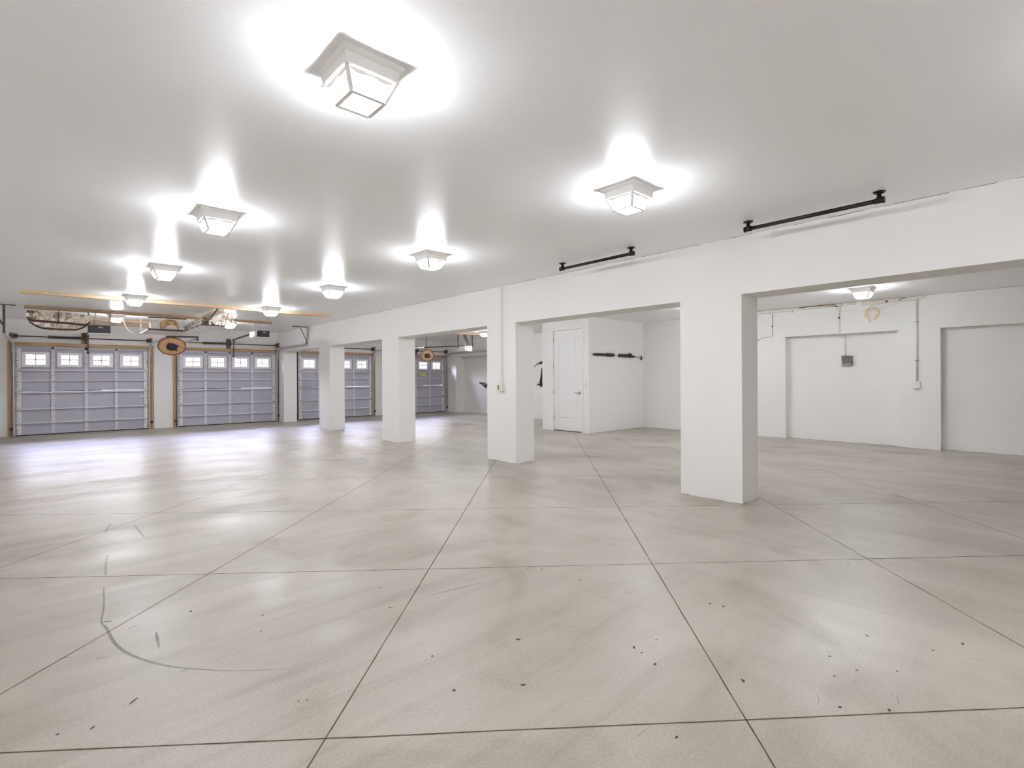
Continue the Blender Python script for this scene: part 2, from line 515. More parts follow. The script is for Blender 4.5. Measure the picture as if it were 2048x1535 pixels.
# tyre arc and other rubber marks
arc = smooth([(0.230, 3.926), (0.213, 3.619), (0.194, 3.436), (0.188, 3.367), (0.204, 3.26), (0.218, 3.081), (0.248, 2.933), (0.306, 2.783), (0.38, 2.651), (0.472, 2.535), (0.58, 2.419), (0.76, 2.274)])
kk = len(arc)
strip(fl, arc, [0.008 if i < kk * 0.3 else (0.014 if i < kk * 0.55 else 0.014 - 0.010 * (i / kk - 0.55) / 0.45) for i in range(kk)], 0.0008, 2)
strip(fl, smooth([(0.292, 4.637), (0.27, 4.4), (0.256, 4.166)]), [0.012] * 13, 0.0008, 3)
for a, c, wd, mi in [((0.193, 3.377), (0.23, 3.35), 0.02, 2), ((0.381, 3.055), (0.369, 2.868), 0.014, 2), ((0.384, 5.65), (0.314, 5.286), 0.016, 3),
                     ((0.529, 5.472), (0.544, 4.912), 0.016, 3), ((0.454, 4.11), (0.982, 4.077), 0.009, 3), ((0.142, 2.952), (0.19, 2.93), 0.009, 2),
                     ((0.02, 3.07), (0.08, 3.03), 0.007, 2), ((0.395, 2.57), (0.44, 2.57), 0.006, 2), ((0.218, 2.445), (0.25, 2.478), 0.009, 4), ((0.765, 2.045), (0.80, 2.065), 0.004, 3),
                     ((1.6, 2.5), (2.0, 2.42), 0.012, 3)]:
    ln = Vector(c) - Vector(a)
    pts = [Vector(a) + ln * (i / 6) for i in range(7)]
    strip(fl, pts, [wd * s for s in (0.3, 0.8, 1.0, 1.0, 0.9, 0.6, 0.25)], 0.0010, mi)
# grit
grit = [(0.555, 3.202, 9), (1.946, 1.225, 9), (2.689, 1.346, 8), (2.713, 1.282, 8), (1.605, 0.927, 8), (1.997, 1.368, 9), (1.266, 1.94, 8), (2.909, 0.668, 7), (2.974, 0.43, 7), (3.153, 0.348, 6),
        (1.982, 1.318, 6), (1.653, 1.785, 9), (1.422, 1.507, 8), (0.707, 2.022, 6), (0.734, 2.006, 5), (1.192, 1.669, 9), (2.131, 1.336, 5), (2.536, 0.619, 7), (2.416, 0.67, 7), (2.651, 0.502, 5),
        (3.141, 0.346, 5), (2.105, 0.914, 9), (2.205, 0.593, 8), (2.32, 0.463, 7), (0.012, 2.413, 6), (0.106, 2.372, 6), (1.367, 2.507, 7), (1.454, 2.787, 7), (0.826, 2.888, 7), (0.768, 2.71, 7),
        (2.575, 0.731, 6), (2.416, 2.046, 8)]
for x, y, s in grit:
    r = s * 0.00075
    a0 = random.uniform(0, PI); el = random.uniform(1.0, 2.2)
    pts = []
    for i in range(8):
        g = 2 * PI * i / 8; rr = r * random.uniform(0.7, 1.2)
        u, v = rr * el * math.cos(g), rr * math.sin(g)
        pts.append((x + u * math.cos(a0) - v * math.sin(a0), y + u * math.sin(a0) + v * math.cos(a0), 0.0011))
    fl.poly(pts, 4)
# short scratches left by traffic
rs = random.Random(23)
for i in range(110):
    x, y = rs.uniform(-0.2, 6.0), rs.uniform(0.3, 6.5)
    if XA - 0.1 < x < XB + 0.1: continue
    g = (rs.gauss(0.12, 0.25) if x < 2.4 else PI / 2 + rs.gauss(0.10, 0.25))
    ln = rs.uniform(0.015, 0.075); wd = rs.uniform(0.002, 0.006)
    pts = [(x + math.cos(g) * ln * k / 4, y + math.sin(g) * ln * k / 4) for k in range(5)]
    strip(fl, pts, [wd * q for q in (0.3, 0.9, 1.0, 0.8, 0.2)], 0.0012, 4 if rs.random() < 0.12 else (2 if rs.random() < 0.45 else 3))
struct(fl.build('floor', [M['floor'], M['joint'], M['scuff'], M['scuff2'], M['grime']]))

struct(MB().box(X0 - 0.2, X1 + 0.2, Y0 - 0.2, Y1 + 0.3, H, H + 0.2).build('ceiling', M['ceiling']))
struct(MB().box(X0 - 0.2, X0, Y0 - 0.2, Y1 + 0.3, 0, H).build('wall_left', M['wall']))
struct(MB().box(X0, X1, Y0 - 0.2, Y0, 0, H).build('wall_rear', M['wall']))


def gap(mb, a, c, axis, m=1, w0=0.004):
    """thin irregular dark gap where two surfaces meet; axis = outward direction of the ribbon face"""
    a, c = Vector(a), Vector(c)
    k = max(2, int((c - a).length / 0.09))
    up = Vector((0, 0, -1)); ax = Vector(axis)
    for i in range(k):
        if random.random() < 0.22: continue
        p, q = a.lerp(c, i / k), a.lerp(c, (i + 1) / k)
        h0, h1 = random.uniform(0.3, 1.1) * w0, random.uniform(0.3, 1.1) * w0
        mb.poly([p + ax * 0.0015, q + ax * 0.0015, q + ax * 0.0015 + up * h1, p + ax * 0.0015 + up * h0], m)


# header over the pillars
wm = MB()
wm.box(XA, XB, YK, YG, ZH, H)
wm.box(XA, XB, 15.45, YG, 0, ZH)
wm.box(XA, XB, YK, -1.15, 0, ZH)
gap(wm, (XA, -1.9, H), (XA, 15.4, H), (-1, 0, 0))
struct(wm.build('wall_middle', [M['wall'], M['crack']]))

# pillars
for y0, y1, lab in [(2.18, 2.838, 'large plain white square pillar that looks widest, standing near the alcove wall'),
                    (5.46, 6.118, 'white square pillar carrying an ivory conduit and small box on its face'),
                    (8.836, 9.508, 'plain white square pillar between the conduit pillar and the slimmest pillar'),
                    (12.136, 12.80, 'slim-looking white square pillar farther back, beside the partly hidden third garage door')]:
    pm = MB().box(XA, XB, y0, y1, 0, ZH)
    for a, c, ax in [((XA, y0, 0.004), (XA, y1, 0.004), (-1, 0, 0)), ((XA, y0, 0.004), (XB, y0, 0.004), (0, -1, 0))]:
        gap(pm, a, c, ax)
    o = pm.build('pillar', [M['wall'], M['crack']])
    tag(o, lab, 'pillar', 'row of square pillars')
    o['kind'] = 'thing'

# wall with the alcoves
wr = MB()
rec = [(-0.37, 1.487, 0.15), (2.07, 3.93, 0.15), (12.4, 15.3, 0.35)]
wr.box(XR + 0.35, XR + 0.55, YK, YG, 0, H)
prev = YK
for y0, y1, dp in rec:
    wr.box(XR, XR + 0.35, prev, y0, 0, H)
    wr.box(XR, XR + 0.35, y0, y1, ZH, H)
    if dp < 0.35: wr.box(XR + dp, XR + 0.35, y0, y1, 0, ZH)
    prev = y1
wr.box(XR, XR + 0.35, prev, YG, 0, H)
gap(wr, (XR, -1.9, H), (XR, 7.2, H), (-1, 0, 0))
for y0, y1 in ((1.487, 2.07), (3.93, 7.28)): gap(wr, (XR, y0, 0.004), (XR, y1, 0.004), (-1, 0, 0))
for y0, y1, dp in rec[:2]: gap(wr, (XR + dp, y0, 0.004), (XR + dp, y1, 0.004), (-1, 0, 0))
struct(wr.build('wall_right', [M['wall'], M['crack']]))

# garage door wall with openings
DOORS = [(-0.60, 1.853), (2.50, 4.965), (5.62, 8.06), (8.58, 11.03)]
DZ = 2.035
wf = MB()
prev = X0
for a, c in DOORS:
    wf.box(prev, a + 0.02, YG + 0.02, YG + 0.2, 0, H)
    wf.box(a + 0.02, c - 0.02, YG + 0.02, YG + 0.2, DZ, H)
    prev = c - 0.02
wf.box(prev, X1, YG + 0.02, YG + 0.2, 0, H)
struct(wf.build('wall_front', M['wall']))

# closet with the white door
DY0, DY1, DT = 7.508, 8.373, 2.377
wc = MB()
wc.box(XD, XD + 0.11, YB, DY0, 0, H)
wc.box(XD, XD + 0.11, DY1, 8.745, 0, H)
wc.box(XD, XD + 0.11, DY0, DY1, DT, H)
wc.box(XD + 0.11, XR, YB, YB + 0.11, 0, H)
wc.box(XD + 0.11, XR, 8.635, 8.745, 0, H)
gap(wc, (XD + 0.02, YB, H), (XR, YB, H), (0, -1, 0))
gap(wc, (XD + 0.02, YB, 0.004), (XR, YB, 0.004), (0, -1, 0), w0=0.006)
struct(wc.build('wall_closet', [M['closetwall'], M['crack']]))

dr = bpy.data.objects.new('door_1', None); COL.objects.link(dr); struct(dr)
dr.location = (XD, (DY0 + DY1) / 2, 0)
hw = (DY1 - DY0) / 2
# slab with a raised rim around a sunken panel
sl = MB()
zi0, zi1, yi = 0.28, 2.227, 0.15
sl.box(0.03, 0.06, -hw + 0.003, hw - 0.003, 0.016, DT - 0.003)
sl.box(0.018, 0.03, -hw + 0.003, -hw + yi, 0.016, DT - 0.003)
sl.box(0.018, 0.03, hw - yi, hw - 0.003, 0.016, DT - 0.003)
sl.box(0.018, 0.03, -hw + yi, hw - yi, 0.016, zi0)
sl.box(0.018, 0.03, -hw + yi, hw - yi, zi1, DT - 0.003)
sl.box(0.0235, 0.03, -hw + yi + 0.03, hw - yi - 0.03, zi0 + 0.03, zi1 - 0.03)
sl.build('door_slab', M['door'], dr, bevel=0.003)
MB().box(0.012, 0.07, -hw, hw, 0.0, 0.016).build('under_door_shade', M['seal'], dr)  # dark strip painted in for the shade in the gap under the slab
cs = MB()
cs.box(-0.016, 0.0, -hw - 0.062, -hw, 0, DT + 0.06)
cs.box(-0.016, 0.0, hw, hw + 0.062, 0, DT + 0.06)
cs.box(-0.016, 0.0, -hw, hw, DT, DT + 0.06)
cs.build('casing', M['door'], dr, bevel=0.003)
for z0, z1 in ((2.111, 2.207), (1.51, 1.61), (0.873, 0.975), (0.26, 0.356)):
    MB().cyl((0.010, hw - 0.002, z0), (0.010, hw - 0.002, z1), 0.009, 10).build('hinge', M['steel'], dr)
lv = MB()
lv.cyl((0.018, -hw + 0.064, 0.908), (0.008, -hw + 0.064, 0.908), 0.030, 18)
lv.cyl((0.008, -hw + 0.064, 0.908), (-0.035, -hw + 0.064, 0.908), 0.010, 12)
lv.tube([(-0.035, -hw + 0.062, 0.908), (-0.036, -hw + 0.11, 0.911), (-0.033, -hw + 0.185, 0.915)], [0.010, 0.009, 0.006], 10)
lv.build('lever_handle', M['steel'], dr)
MB().cyl((0.018, -hw + 0.06, 2.181), (0.012, -hw + 0.06, 2.181), 0.010, 10).build('door_knob_plug', M['greyplate'], dr)

sw = thing('light_switch', 'small pale wall switch plate beside the white door casing', 'switch', (XD, 7.359, 1.0875))
MB().box(-0.006, 0, -0.035, 0.035, -0.057, 0.057).build('plate', M['white'], sw, bevel=0.002)
MB().box(-0.010, -0.006, -0.016, 0.016, -0.032, 0.032).build('rocker', M['ivory'], sw)

# ------------------------------------------------------------------ timber around the garage doors
tn = 1
for i, (a, c) in enumerate(DOORS):
    z = DZ
    for (x0, x1, z0, z1, mt) in [(a - 0.115, a - 0.025, 0, 2.14, 'pinejamb'), (c + 0.025, c + 0.115, 0, 2.14, 'pinejamb'), (a - 0.02, c + 0.015, z + 0.005, z + 0.09, 'pinedark')]:
        if i == 3 and x0 > c: x1 = min(x1, XR - 0.002)
        if i == 1 and x0 > c: x1 = XA - 0.002
        struct(MB().box(x0, x1, YG - 0.018, YG + 0.02, z0, z1).build('trim_%d' % tn, M[mt], bevel=0.003)); tn += 1

# ------------------------------------------------------------------ garage doors
def garage_door(x0, x1, label, first):
    W = x1 - x0
    k = W / 2.453
    t = thing('garage_door', label, 'garage door', (x0, YG, 0), 0, 'sectional garage doors')
    t['kind'] = 'thing'
    cols = [(0.0, 0.10), (0.60, 0.665), (1.195, 1.262), (1.772, 1.834), (2.36, 2.453)]
    cols = [(p * k, q * k) for p, q in cols]
    wins = [(0.108, 0.576), (0.69, 1.15), (1.275, 1.71), (1.83, 2.30)]
    wins = [(0.108 * k, 0.576 * k)] + [((cols[j][1] + cols[j + 1][0]) / 2 - 0.222 * k, (cols[j][1] + cols[j + 1][0]) / 2 + 0.222 * k) for j in (1, 2, 3)]
    pz = [2.035, 1.486, 1.003, 0.598, 0.0]
    # sheet metal sections
    for s in range(4):
        zt, zb = pz[s], pz[s + 1] + (0.012 if s == 3 else 0.004)
        mb = MB()
        if s == 0:
            wz0, wz1 = 1.590, 1.885
            mb.box(0, W, 0.045, 0.06, zb, wz0); mb.box(0, W, 0.045, 0.06, wz1, zt)
            pv = 0
            for (p, q) in wins:
                mb.box(pv, p + 0.03, 0.045, 0.06, wz0, wz1); pv = q - 0.03
            mb.box(pv, W, 0.045, 0.06, wz0, wz1)
            mb.box(0, W, 0.0, 0.045, zt - 0.055, zt); mb.box(0, W, 0.02, 0.045, zb, zb + 0.035)
        else:
            mb.box(0, W, 0.045, 0.06, zb, zt)
            mb.box(0, W, 0.018, 0.045, zt - 0.028, zt); mb.box(0, W, 0.018, 0.045, zb, zb + 0.028)
            for z in ([zb + 0.10, zb + 0.115] if s != 2 else [zb + 0.075]):
                mb.box(0, W, 0.040, 0.045, z, z + 0.008)
        mb.build('section', M['panel'], t)
    # windows
    for (p, q) in wins:
        z0, z1 = 1.566, 1.902
        m_ = 0.068
        f = MB()
        f.box(p, p + m_, 0.020, 0.050, z0, z1); f.box(q - m_, q, 0.020, 0.050, z0, z1)
        f.box(p + m_, q - m_, 0.020, 0.050, z0, z0 + 0.055); f.box(p + m_, q - m_, 0.020, 0.050, z1 - 0.055, z1)
        xm, zm = (p + q) / 2, (z0 + z1) / 2
        f.box(xm - 0.010, xm + 0.010, 0.035, 0.055, z0 + 0.05, z1 - 0.05); f.box(p + m_, q - m_, 0.035, 0.055, zm - 0.010, zm + 0.010)
        fo = f.build('window_frame', M['winframe'], t)
        MB().box(p + 0.04, q - 0.04, 0.056, 0.060, z0 + 0.03, z1 - 0.03).build('pane', M['glass'], fo)
    # stiles
    for j, (p, q) in enumerate(cols):
        if j in (0, 4):
            mb = MB().box(p, q, 0.005, 0.045, 0.02, 2.02)
            e = p if j == 0 else q
            for i in range(44):
                z = 0.05 + i * 0.0445
                if j == 0: mb.box(e + 0.002, e + random.uniform(0.025, 0.045), 0.0, 0.005, z, z + 0.014, 1)
                else: mb.box(e - random.uniform(0.02, 0.035), e - 0.002, 0.0, 0.005, z, z + 0.014, 1)
            so = mb.build('end_stile', [M['endstile'], M['darkiron']], t)
            for z in (0.60, 1.003, 1.486):
                xx = (p + q) / 2
                mb = MB().box(xx - 0.045, xx + 0.045, -0.006, 0.0, z - 0.05, z + 0.05).cyl((xx - 0.05, -0.01, z), (xx + 0.05, -0.01, z), 0.009, 8)
                mb.build('roller_hinge', M['galv'], so)
        else:
            mb = MB().box(p, q, 0.008, 0.045, 0.03, 2.03)
            for i in range(14):
                z = 0.10 + i * 0.14
                mb.box((p + q) / 2 - 0.006, (p + q) / 2 + 0.006, 0.0055, 0.008, z, z + 0.012, 1)
            so = mb.build('stile', [M['strut'], M['darkiron']], t)
            for z in (0.60, 1.003, 1.486, 1.995):
                MB().box((p + q) / 2 - 0.024, (p + q) / 2 + 0.024, 0.0, 0.008, z - 0.03, z + 0.03).build('hinge', M['endstile'], so)
    # horizontal stiffening struts
    for z, h in ((1.25, 0.030), (1.003 - 0.028, 0.030), (0.283, 0.034)):
        MB().box(0.02, W - 0.02, -0.022, 0.0, z - h / 2, z + h / 2).build('strut', M['strut'], t, bevel=0.003)
    MB().box(0.02, W - 0.02, -0.014, 0.02, 1.486 - 0.017, 1.486 + 0.017).build('strut', M['strut'], t)
    MB().box(0.02, W - 0.02, -0.010, 0.018, 0.585, 0.612).build('strut', M['strut'], t)
    MB().box(0.10 * k, 0.62 * W, 0.004, 0.03, 1.004, 1.016).build('section_gap_shade', M['seal'], t)  # dark bar stands in for the shaded gap between two sections
    MB().box(0, W, 0.0, 0.06, 0.0, 0.022).build('bottom_seal', M['seal'], t)
    lk = MB().box(W - 0.16, W - 0.02, -0.012, 0.0, 0.825, 0.850).box(W - 0.12, W - 0.07, -0.02, -0.004, 0.815, 0.86)
    lk.build('slide_lock', M['galv'], t)
    return t


gds = [garage_door(*DOORS[0], 'grey garage door below the camouflage bundle, farthest from the pillars', True),
       garage_door(*DOORS[1], 'grey garage door fully in view beside the corner of the pillar row', False),
       garage_door(*DOORS[2], 'grey garage door split from view by the slim white pillar', False),
       garage_door(*DOORS[3], 'grey garage door with a yellow sticker, half hidden behind a pillar', False)]
sx0 = DOORS[3][0]
MB().box(9.99 - sx0, 10.23 - sx0, 0.037, 0.0405, 1.345, 1.445).build('sticker', M['yellow'], gds[3])['label'] = 'yellow sticker'

# ------------------------------------------------------------------ torsion shafts and tracks
def shaft(x0, x1, label):
    xm = (x0 + x1) / 2 - 0.03
    z = 2.255
    t = thing('torsion_shaft', label, 'garage door spring', (xm, YG, z), 0, 'torsion springs over the garage doors')
    a, c = x0 - xm, x1 - xm
    MB().cyl((a - 0.10, -0.075, 0), (c + 0.07, -0.075, 0), 0.0125, 10).build('shaft', M['darkiron'], t)
    sp = MB()
    pts = []
    for i in range(26 * 8 + 1):
        g = 2 * PI * i / 8
        pts.append((-0.60 + 0.54 * i / (26 * 8), -0.075 + 0.026 * math.cos(g), 0.026 * math.sin(g)))
    sp.tube(pts, 0.0085, 6)
    sp.cyl((-0.64, -0.075, 0), (-0.60, -0.075, 0), 0.034, 14)
    sp.build('spring', M['darkiron'], t)
    br = MB().box(-0.055, 0.055, -0.012, 0.017, -0.215, 0.14)
    br.box(-0.055, 0.055, -0.10, -0.012, -0.035, -0.025).box(-0.055, 0.055, -0.10, -0.012, 0.025, 0.035)
    br.box(-0.05, -0.035, -0.11, -0.012, -0.03, 0.12).box(0.03, 0.05, -0.11, -0.012, -0.03, 0.10)
    br.build('center_bracket', M['rust'], t)
    for e in (a + 0.02, c + 0.0):
        d = MB()
        d.cyl((e - 0.035, -0.075, 0), (e - 0.02, -0.075, 0), 0.06, 18)
        d.cyl((e - 0.02, -0.075, 0), (e + 0.02, -0.075, 0), 0.045, 18)
        d.cyl((e + 0.02, -0.075, 0), (e + 0.028, -0.075, 0), 0.052, 18)
        d.build('cable_drum', M['darkiron'], t)
    for e in (a - 0.055, c + 0.055):
        MB().box(e - 0.02, e + 0.02, -0.11, 0.017, -0.06, 0.07).build('end_bearing', M['rust'], t)
    return t


shaft(*DOORS[0], 'rusty spring shaft above the garage door under the camouflage bundle')
shaft(*DOORS[1], 'rusty spring shaft above the garage door beside the pillar row corner')
shaft(*DOORS[2], 'dark spring shaft above the garage door split by the slim pillar')
shaft(*DOORS[3], 'dark spring shaft above the garage door with the yellow sticker')


def track(x, side, label, yend=13.45, zt=2.15, hang=None):
    """vertical rail, bend and horizontal rail; side=+1: timber on the +x side"""
    t = thing('door_track', label, 'garage door track', (x, YG, 0), 0, 'garage door tracks')
    v = MB().box(-0.012 if side > 0 else -0.003, 0.003 if side > 0 else 0.012, -0.085, -0.03, 0.01, 1.86)
    v.box(-0.02, 0.02, -0.034, -0.030, 0.01, 1.86)
    v.build('vertical_rail', M['galv'], t)
    an = MB().box(-0.003 + side * 0.02, 0.003 + side * 0.02, -0.075, -0.018, 0.01, 2.12)
    an.build('angle_iron', M['rust'], t)
    pts = []
    for i in range(11):
        g = PI / 2 * i / 10
        pts.append((0, -0.058 - 0.30 * (1 - math.cos(g)), 1.86 + (zt - 1.86) * math.sin(g)))
    pts.append((0, yend - YG, zt + 0.02))
    MB().tube(pts, 0.026, 6).build('curved_rail', M['galv'], t)
    MB().box(side * 0.03 - 0.035, side * 0.03 + 0.085 * (1 if side > 0 else 1) - 0.05, -0.034, -0.020, 0.15, 0.19).build('photo_eye_bracket', M['seal'], t)
    MB().box(side * 0.035 - 0.022, side * 0.035 + 0.022, -0.11, -0.034, 0.145, 0.20).build('photo_eye', M['seal'], t)
    if hang:
        h = MB()
        ye = yend - YG
        if hang == 'v':
            h.bar((0, ye, zt + 0.02), (0, ye, zt + 0.12), 0.035, 0.006, up=(0, 1, 0))
            h.bar((0, ye, zt + 0.10), (0.0, ye - 0.13, H - 0.02), 0.03, 0.006, up=(1, 0, 0))
            h.bar((0, ye, zt + 0.10), (-0.12, ye + 0.12, H - 0.02), 0.03, 0.006, up=(1, 0, 0))
            h.box(-0.34, 0.02, ye - 0.16, ye + 0.13, H - 0.012, H - 0.002) if False else h.bar((-0.36, ye + 0.02, H - 0.012), (0.02, ye - 0.02, H - 0.012), 0.035, 0.014)
        else:
            h.bar((0, ye, zt + 0.01), (0, ye, H - 0.01), 0.035, 0.005, up=(0, 1, 0))
            h.bar((-0.05, ye, H - 0.012), (0.15, ye, H - 0.012), 0.035, 0.012)
            h.bar((0, ye, zt + 0.14), (-0.16, ye - 0.02, H - 0.10), 0.03, 0.005, up=(0, 1, 0))
        h.build('hanger', M['darkiron'], t)
    return t


track(-0.625, -1, 'galvanised track on the outer side of the garage door under the camouflage bundle', 12.95, 2.10, 's')
track(1.878, 1, 'galvanised track of the camouflage-bundle garage door, next to the timber-edged white strip', 13.4, 2.17)
track(2.475, -1, 'galvanised track of the fully visible garage door, just behind the tan hanging disc', 13.4, 2.17)
track(4.99, 1, 'galvanised track ending in a V-shaped ceiling hanger by the pillar row', 13.55, 2.16, 'v')
track(5.595, -1, 'dark track on the pilaster side of the garage door split by the pillar', 13.5, 2.17)
track(8.085, 1, 'galvanised track between the split garage door and the stickered garage door', 13.5, 2.20)
track(8.555, -1, 'galvanised track of the stickered garage door hidden behind a pillar', 13.5, 2.20)
track(11.052, 1, 'galvanised track along the far side wall by the stickered garage door', 13.5, 2.18)
# cross angle that ties the two middle tracks together
ct = MB().bar((1.878, 13.38, 2.205), (2.495, 13.38, 2.225), 0.035, 0.035).bar((2.475, 13.38, 2.23), (2.475, 13.38, 2.13), 0.03, 0.03)
tag(ct.build('cross_angle', M['darkiron']), 'dark angle iron joining two door tracks above the tan hanging disc', 'bracket')

# ------------------------------------------------------------------ ceiling timbers
for x0, x1, y, dz, mt, lab in [(-0.345, 4.46, 10.79, 0.045, 'pine', 'long pale pine board on the ceiling, the one nearest the row of lanterns'),
                               (-0.365, 3.96, 13.03, 0.05, 'pinedark', 'darker brown timber on the ceiling, directly over the camouflage bundle'),
                               (0.30, 1.95, 14.75, 0.04, 'pine', 'short pale timber on the ceiling just behind the dark brown timber'),
                               (0.30, 1.95, 15.72, 0.05, 'pine', 'short pale timber on the ceiling close against the garage door wall')]:
    tag(MB().box(x0, x1, y - 0.045, y + 0.045, H - dz, H).build('ceiling_timber', M[mt], bevel=0.003), lab, 'timber')

# ------------------------------------------------------------------ lanterns
def make_lantern():
    t = thing('ceiling_lantern', '', 'ceiling light', (0, 0, H), 0, 'square ceiling lanterns')
    bp_ = MB().frustum(0, 0, 0.0, 0.143, -0.012, 0.143).frustum(0, 0, -0.012, 0.143, -0.022, 0.132)
    bp_.build('base_plate', M['fixture'], t)
    cl = MB().frustum(0, 0, -0.022, 0.128, -0.064, 0.122, cap0=False, cap1=False).frustum(0, 0, -0.064, 0.122, -0.070, 0.128, cap0=False).frustum(0, 0, -0.070, 0.128, -0.074, 0.124)
    cl.build('collar', M['fixture'], t)
    zt, ht, zb, hb = -0.074, 0.112, -0.150, 0.077
    MB().frustum(0, 0, zt, ht, zb, hb, cap0=False).build('glass_shade', M['lens'], t)
    # frame bars on the edges
    fr = MB()
    for sx, sy in ((-1, -1), (1, -1), (1, 1), (-1, 1)):
        fr.bar((sx * (ht + 0.001), sy * (ht + 0.001), zt), (sx * (hb + 0.001), sy * (hb + 0.001), zb), 0.020, 0.012, up=(sx, sy, 0))
    e = hb
    for a, c in (((-e, -e), (e, -e)), ((e, -e), (e, e)), ((e, e), (-e, e)), ((-e, e), (-e, -e))):
        fr.bar((a[0], a[1], zb - 0.001), (c[0], c[1], zb - 0.002), 0.018, 0.016)
    # scalloped valance under the collar
    for q in range(4):
        rot = Matrix.Rotation(q * PI / 2, 3, 'Z')
        n = 12
        for i in range(n):
            def vpt(i):
                u = -1 + 2 * i / n
                drop = 0.004 + 0.012 * (abs(math.sin(2.0 * PI * (u + 1) / 2)) ** 0.8) * (0.7 + 0.3 * abs(u)) + (0.004 if abs(u) < 0.1 else 0)
                fz = zt - drop
                h0 = ht + 0.002; h1 = ht - (ht - hb) * drop / (zt - zb) + 0.002
                return Vector((u * h0 * 0.98, -h0, zt)), Vector((u * h1 * 0.98, -h1, fz))
            a0, a1 = vpt(i); b0, b1 = vpt(i + 1)
            fr.poly([rot @ a0, rot @ b0, rot @ b1, rot @ a1], 0)
    fr.build('frame', M['fixture'], t)
    return t


lant = make_lantern()
LX1, LX2 = 1.033, 3.158
spots = [
    (LX1, 2.14, 'large lit square ceiling lantern seen biggest, its frame bars all showing'),
    (LX1, 4.80, 'lit square lantern second in the row that starts with the biggest lantern'),
    (LX1, 7.46, 'lit square lantern third in the row that starts with the biggest lantern'),
    (LX1, 10.38, 'lit square lantern just in front of the pale pine board, by the camouflage bundle'),
    (LX1, 13.62, 'lit square lantern between the black opener and the hanging white shelf'),
    (LX2, 2.19, 'lit square ceiling lantern standing closest to the longer black ceiling pipe'),
    (LX2, 4.82, 'lit square lantern second in the row that starts beside the longer black pipe'),
    (LX2, 7.48, 'lit square lantern third in the row that starts beside the longer black pipe'),
    (LX2, 10.40, 'lit square lantern overlapping the pale pine board on the pillar side'),
    (LX2, 13.45, 'lit square lantern between the netting bundle and the smaller black opener'),
    (9.47, 2.21, 'lit square lantern past the big pillar, above the yellow hose coil'),
    (9.47, 11.6, 'tiny lit lantern peeking beside the conduit pillar, past the header'),
    (LX1, -0.55, 'lit square lantern behind the camera in the row of the biggest lantern'),
    (LX2, -0.55, 'lit square lantern behind the camera in the row by the black pipes'),
    (7.3, 2.21, 'lit square lantern concealed behind the header near the large pillar'),
    (7.3, 4.82, 'lit square lantern concealed behind the header near the white door'),
    (7.3, 7.48, 'lit square lantern concealed behind the conduit pillar near the white door'),
    (7.3, 10.4, 'lit square lantern concealed behind the header over the middle pillars'),
    (7.3, 13.45, 'lit square lantern concealed behind the pillar before the split garage door'),
    (9.47, 4.82, 'lit square lantern concealed behind the large pillar near the closet'),
]
for i, (x, y, lab) in enumerate(spots):
    if i == 0:
        lant.location = (x, y, H); lant['label'] = lab
    else:
        dup(lant, (x, y, H), lab)

# ------------------------------------------------------------------ black pipes on the ceiling
def pipe(y0, y1, x, r, label):
    t = thing('ceiling_pipe', label, 'pipe', (x, (y0 + y1) / 2, H), 0, 'black pipes on the ceiling')
    h = (y1 - y0) / 2
    zc = -0.066
    MB().cyl((0, -h - 0.03, zc), (0, h + 0.03, zc), r, 18).build('rod', M['black'], t)
    for e in (-h, h):
        f = MB()
        f.cyl((0, e, 0), (0, e, -0.007), 0.040, 20)
        f.cyl((0, e, -0.007), (0, e, -0.020), 0.020, 14)
        f.cyl((0, e, -0.018), (0, e, zc), 0.013, 12)
        for q in range(4):
            g = PI / 4 + q * PI / 2
            f.cyl((0.029 * math.cos(g), e + 0.029 * math.sin(g), -0.006), (0.029 * math.cos(g), e + 0.029 * math.sin(g), -0.010), 0.005, 8)
        f.build('flange', M['black'], t)
        s = 1 if e > 0 else -1
        c = MB().cyl((0, e - 0.028, zc), (0, e + 0.028, zc), r * 1.3, 18).cyl((0, e + s * 0.020, zc), (0, e + s * 0.034, zc), r * 1.5, 18).cyl((0, e, zc), (0, e, zc + 0.03), r * 1.15, 14)
        c.build('tee_fitting', M['black'], t)
    return t


pipe(0.968, 1.937, 4.615, 0.0165, 'long-looking black steel pipe held by two flanges on the ceiling, beside the biggest opening')
pipe(3.153, 4.134, 4.584, 0.0165, 'shorter-looking black steel pipe on the ceiling, above the opening that shows the white door')

# ------------------------------------------------------------------ conduit on the pillar
cp = thing('pillar_conduit', 'ivory conduit running down the pillar face from the ceiling', 'conduit', (XA, 5.765, 1.175))
MB().box(-0.022, 0, -0.020, 0.020, 0.05, H - 1.175).build('raceway', M['ivory'], cp, bevel=0.004)
MB().box(-0.030, 0, -0.028, 0.028, 0.0, 0.075).build('coupling', M['ivory'], cp, bevel=0.004)
ob = thing('outlet_box', 'ivory outlet box at the foot of the conduit on the pillar', 'outlet', (XA, 5.765, 1.117))
MB().box(-0.055, 0, -0.062, 0.062, -0.058, 0.058).build('box', M['ivory'], ob, bevel=0.005)
MB().box(-0.059, -0.055, 0.012, 0.034, -0.036, 0.030).build('socket_slot', M['greybox'], ob)
MB().box(-0.059, -0.055, -0.045, 0.0, -0.045, 0.045).build('cover_plate', M['ivory'], ob, bevel=0.002)

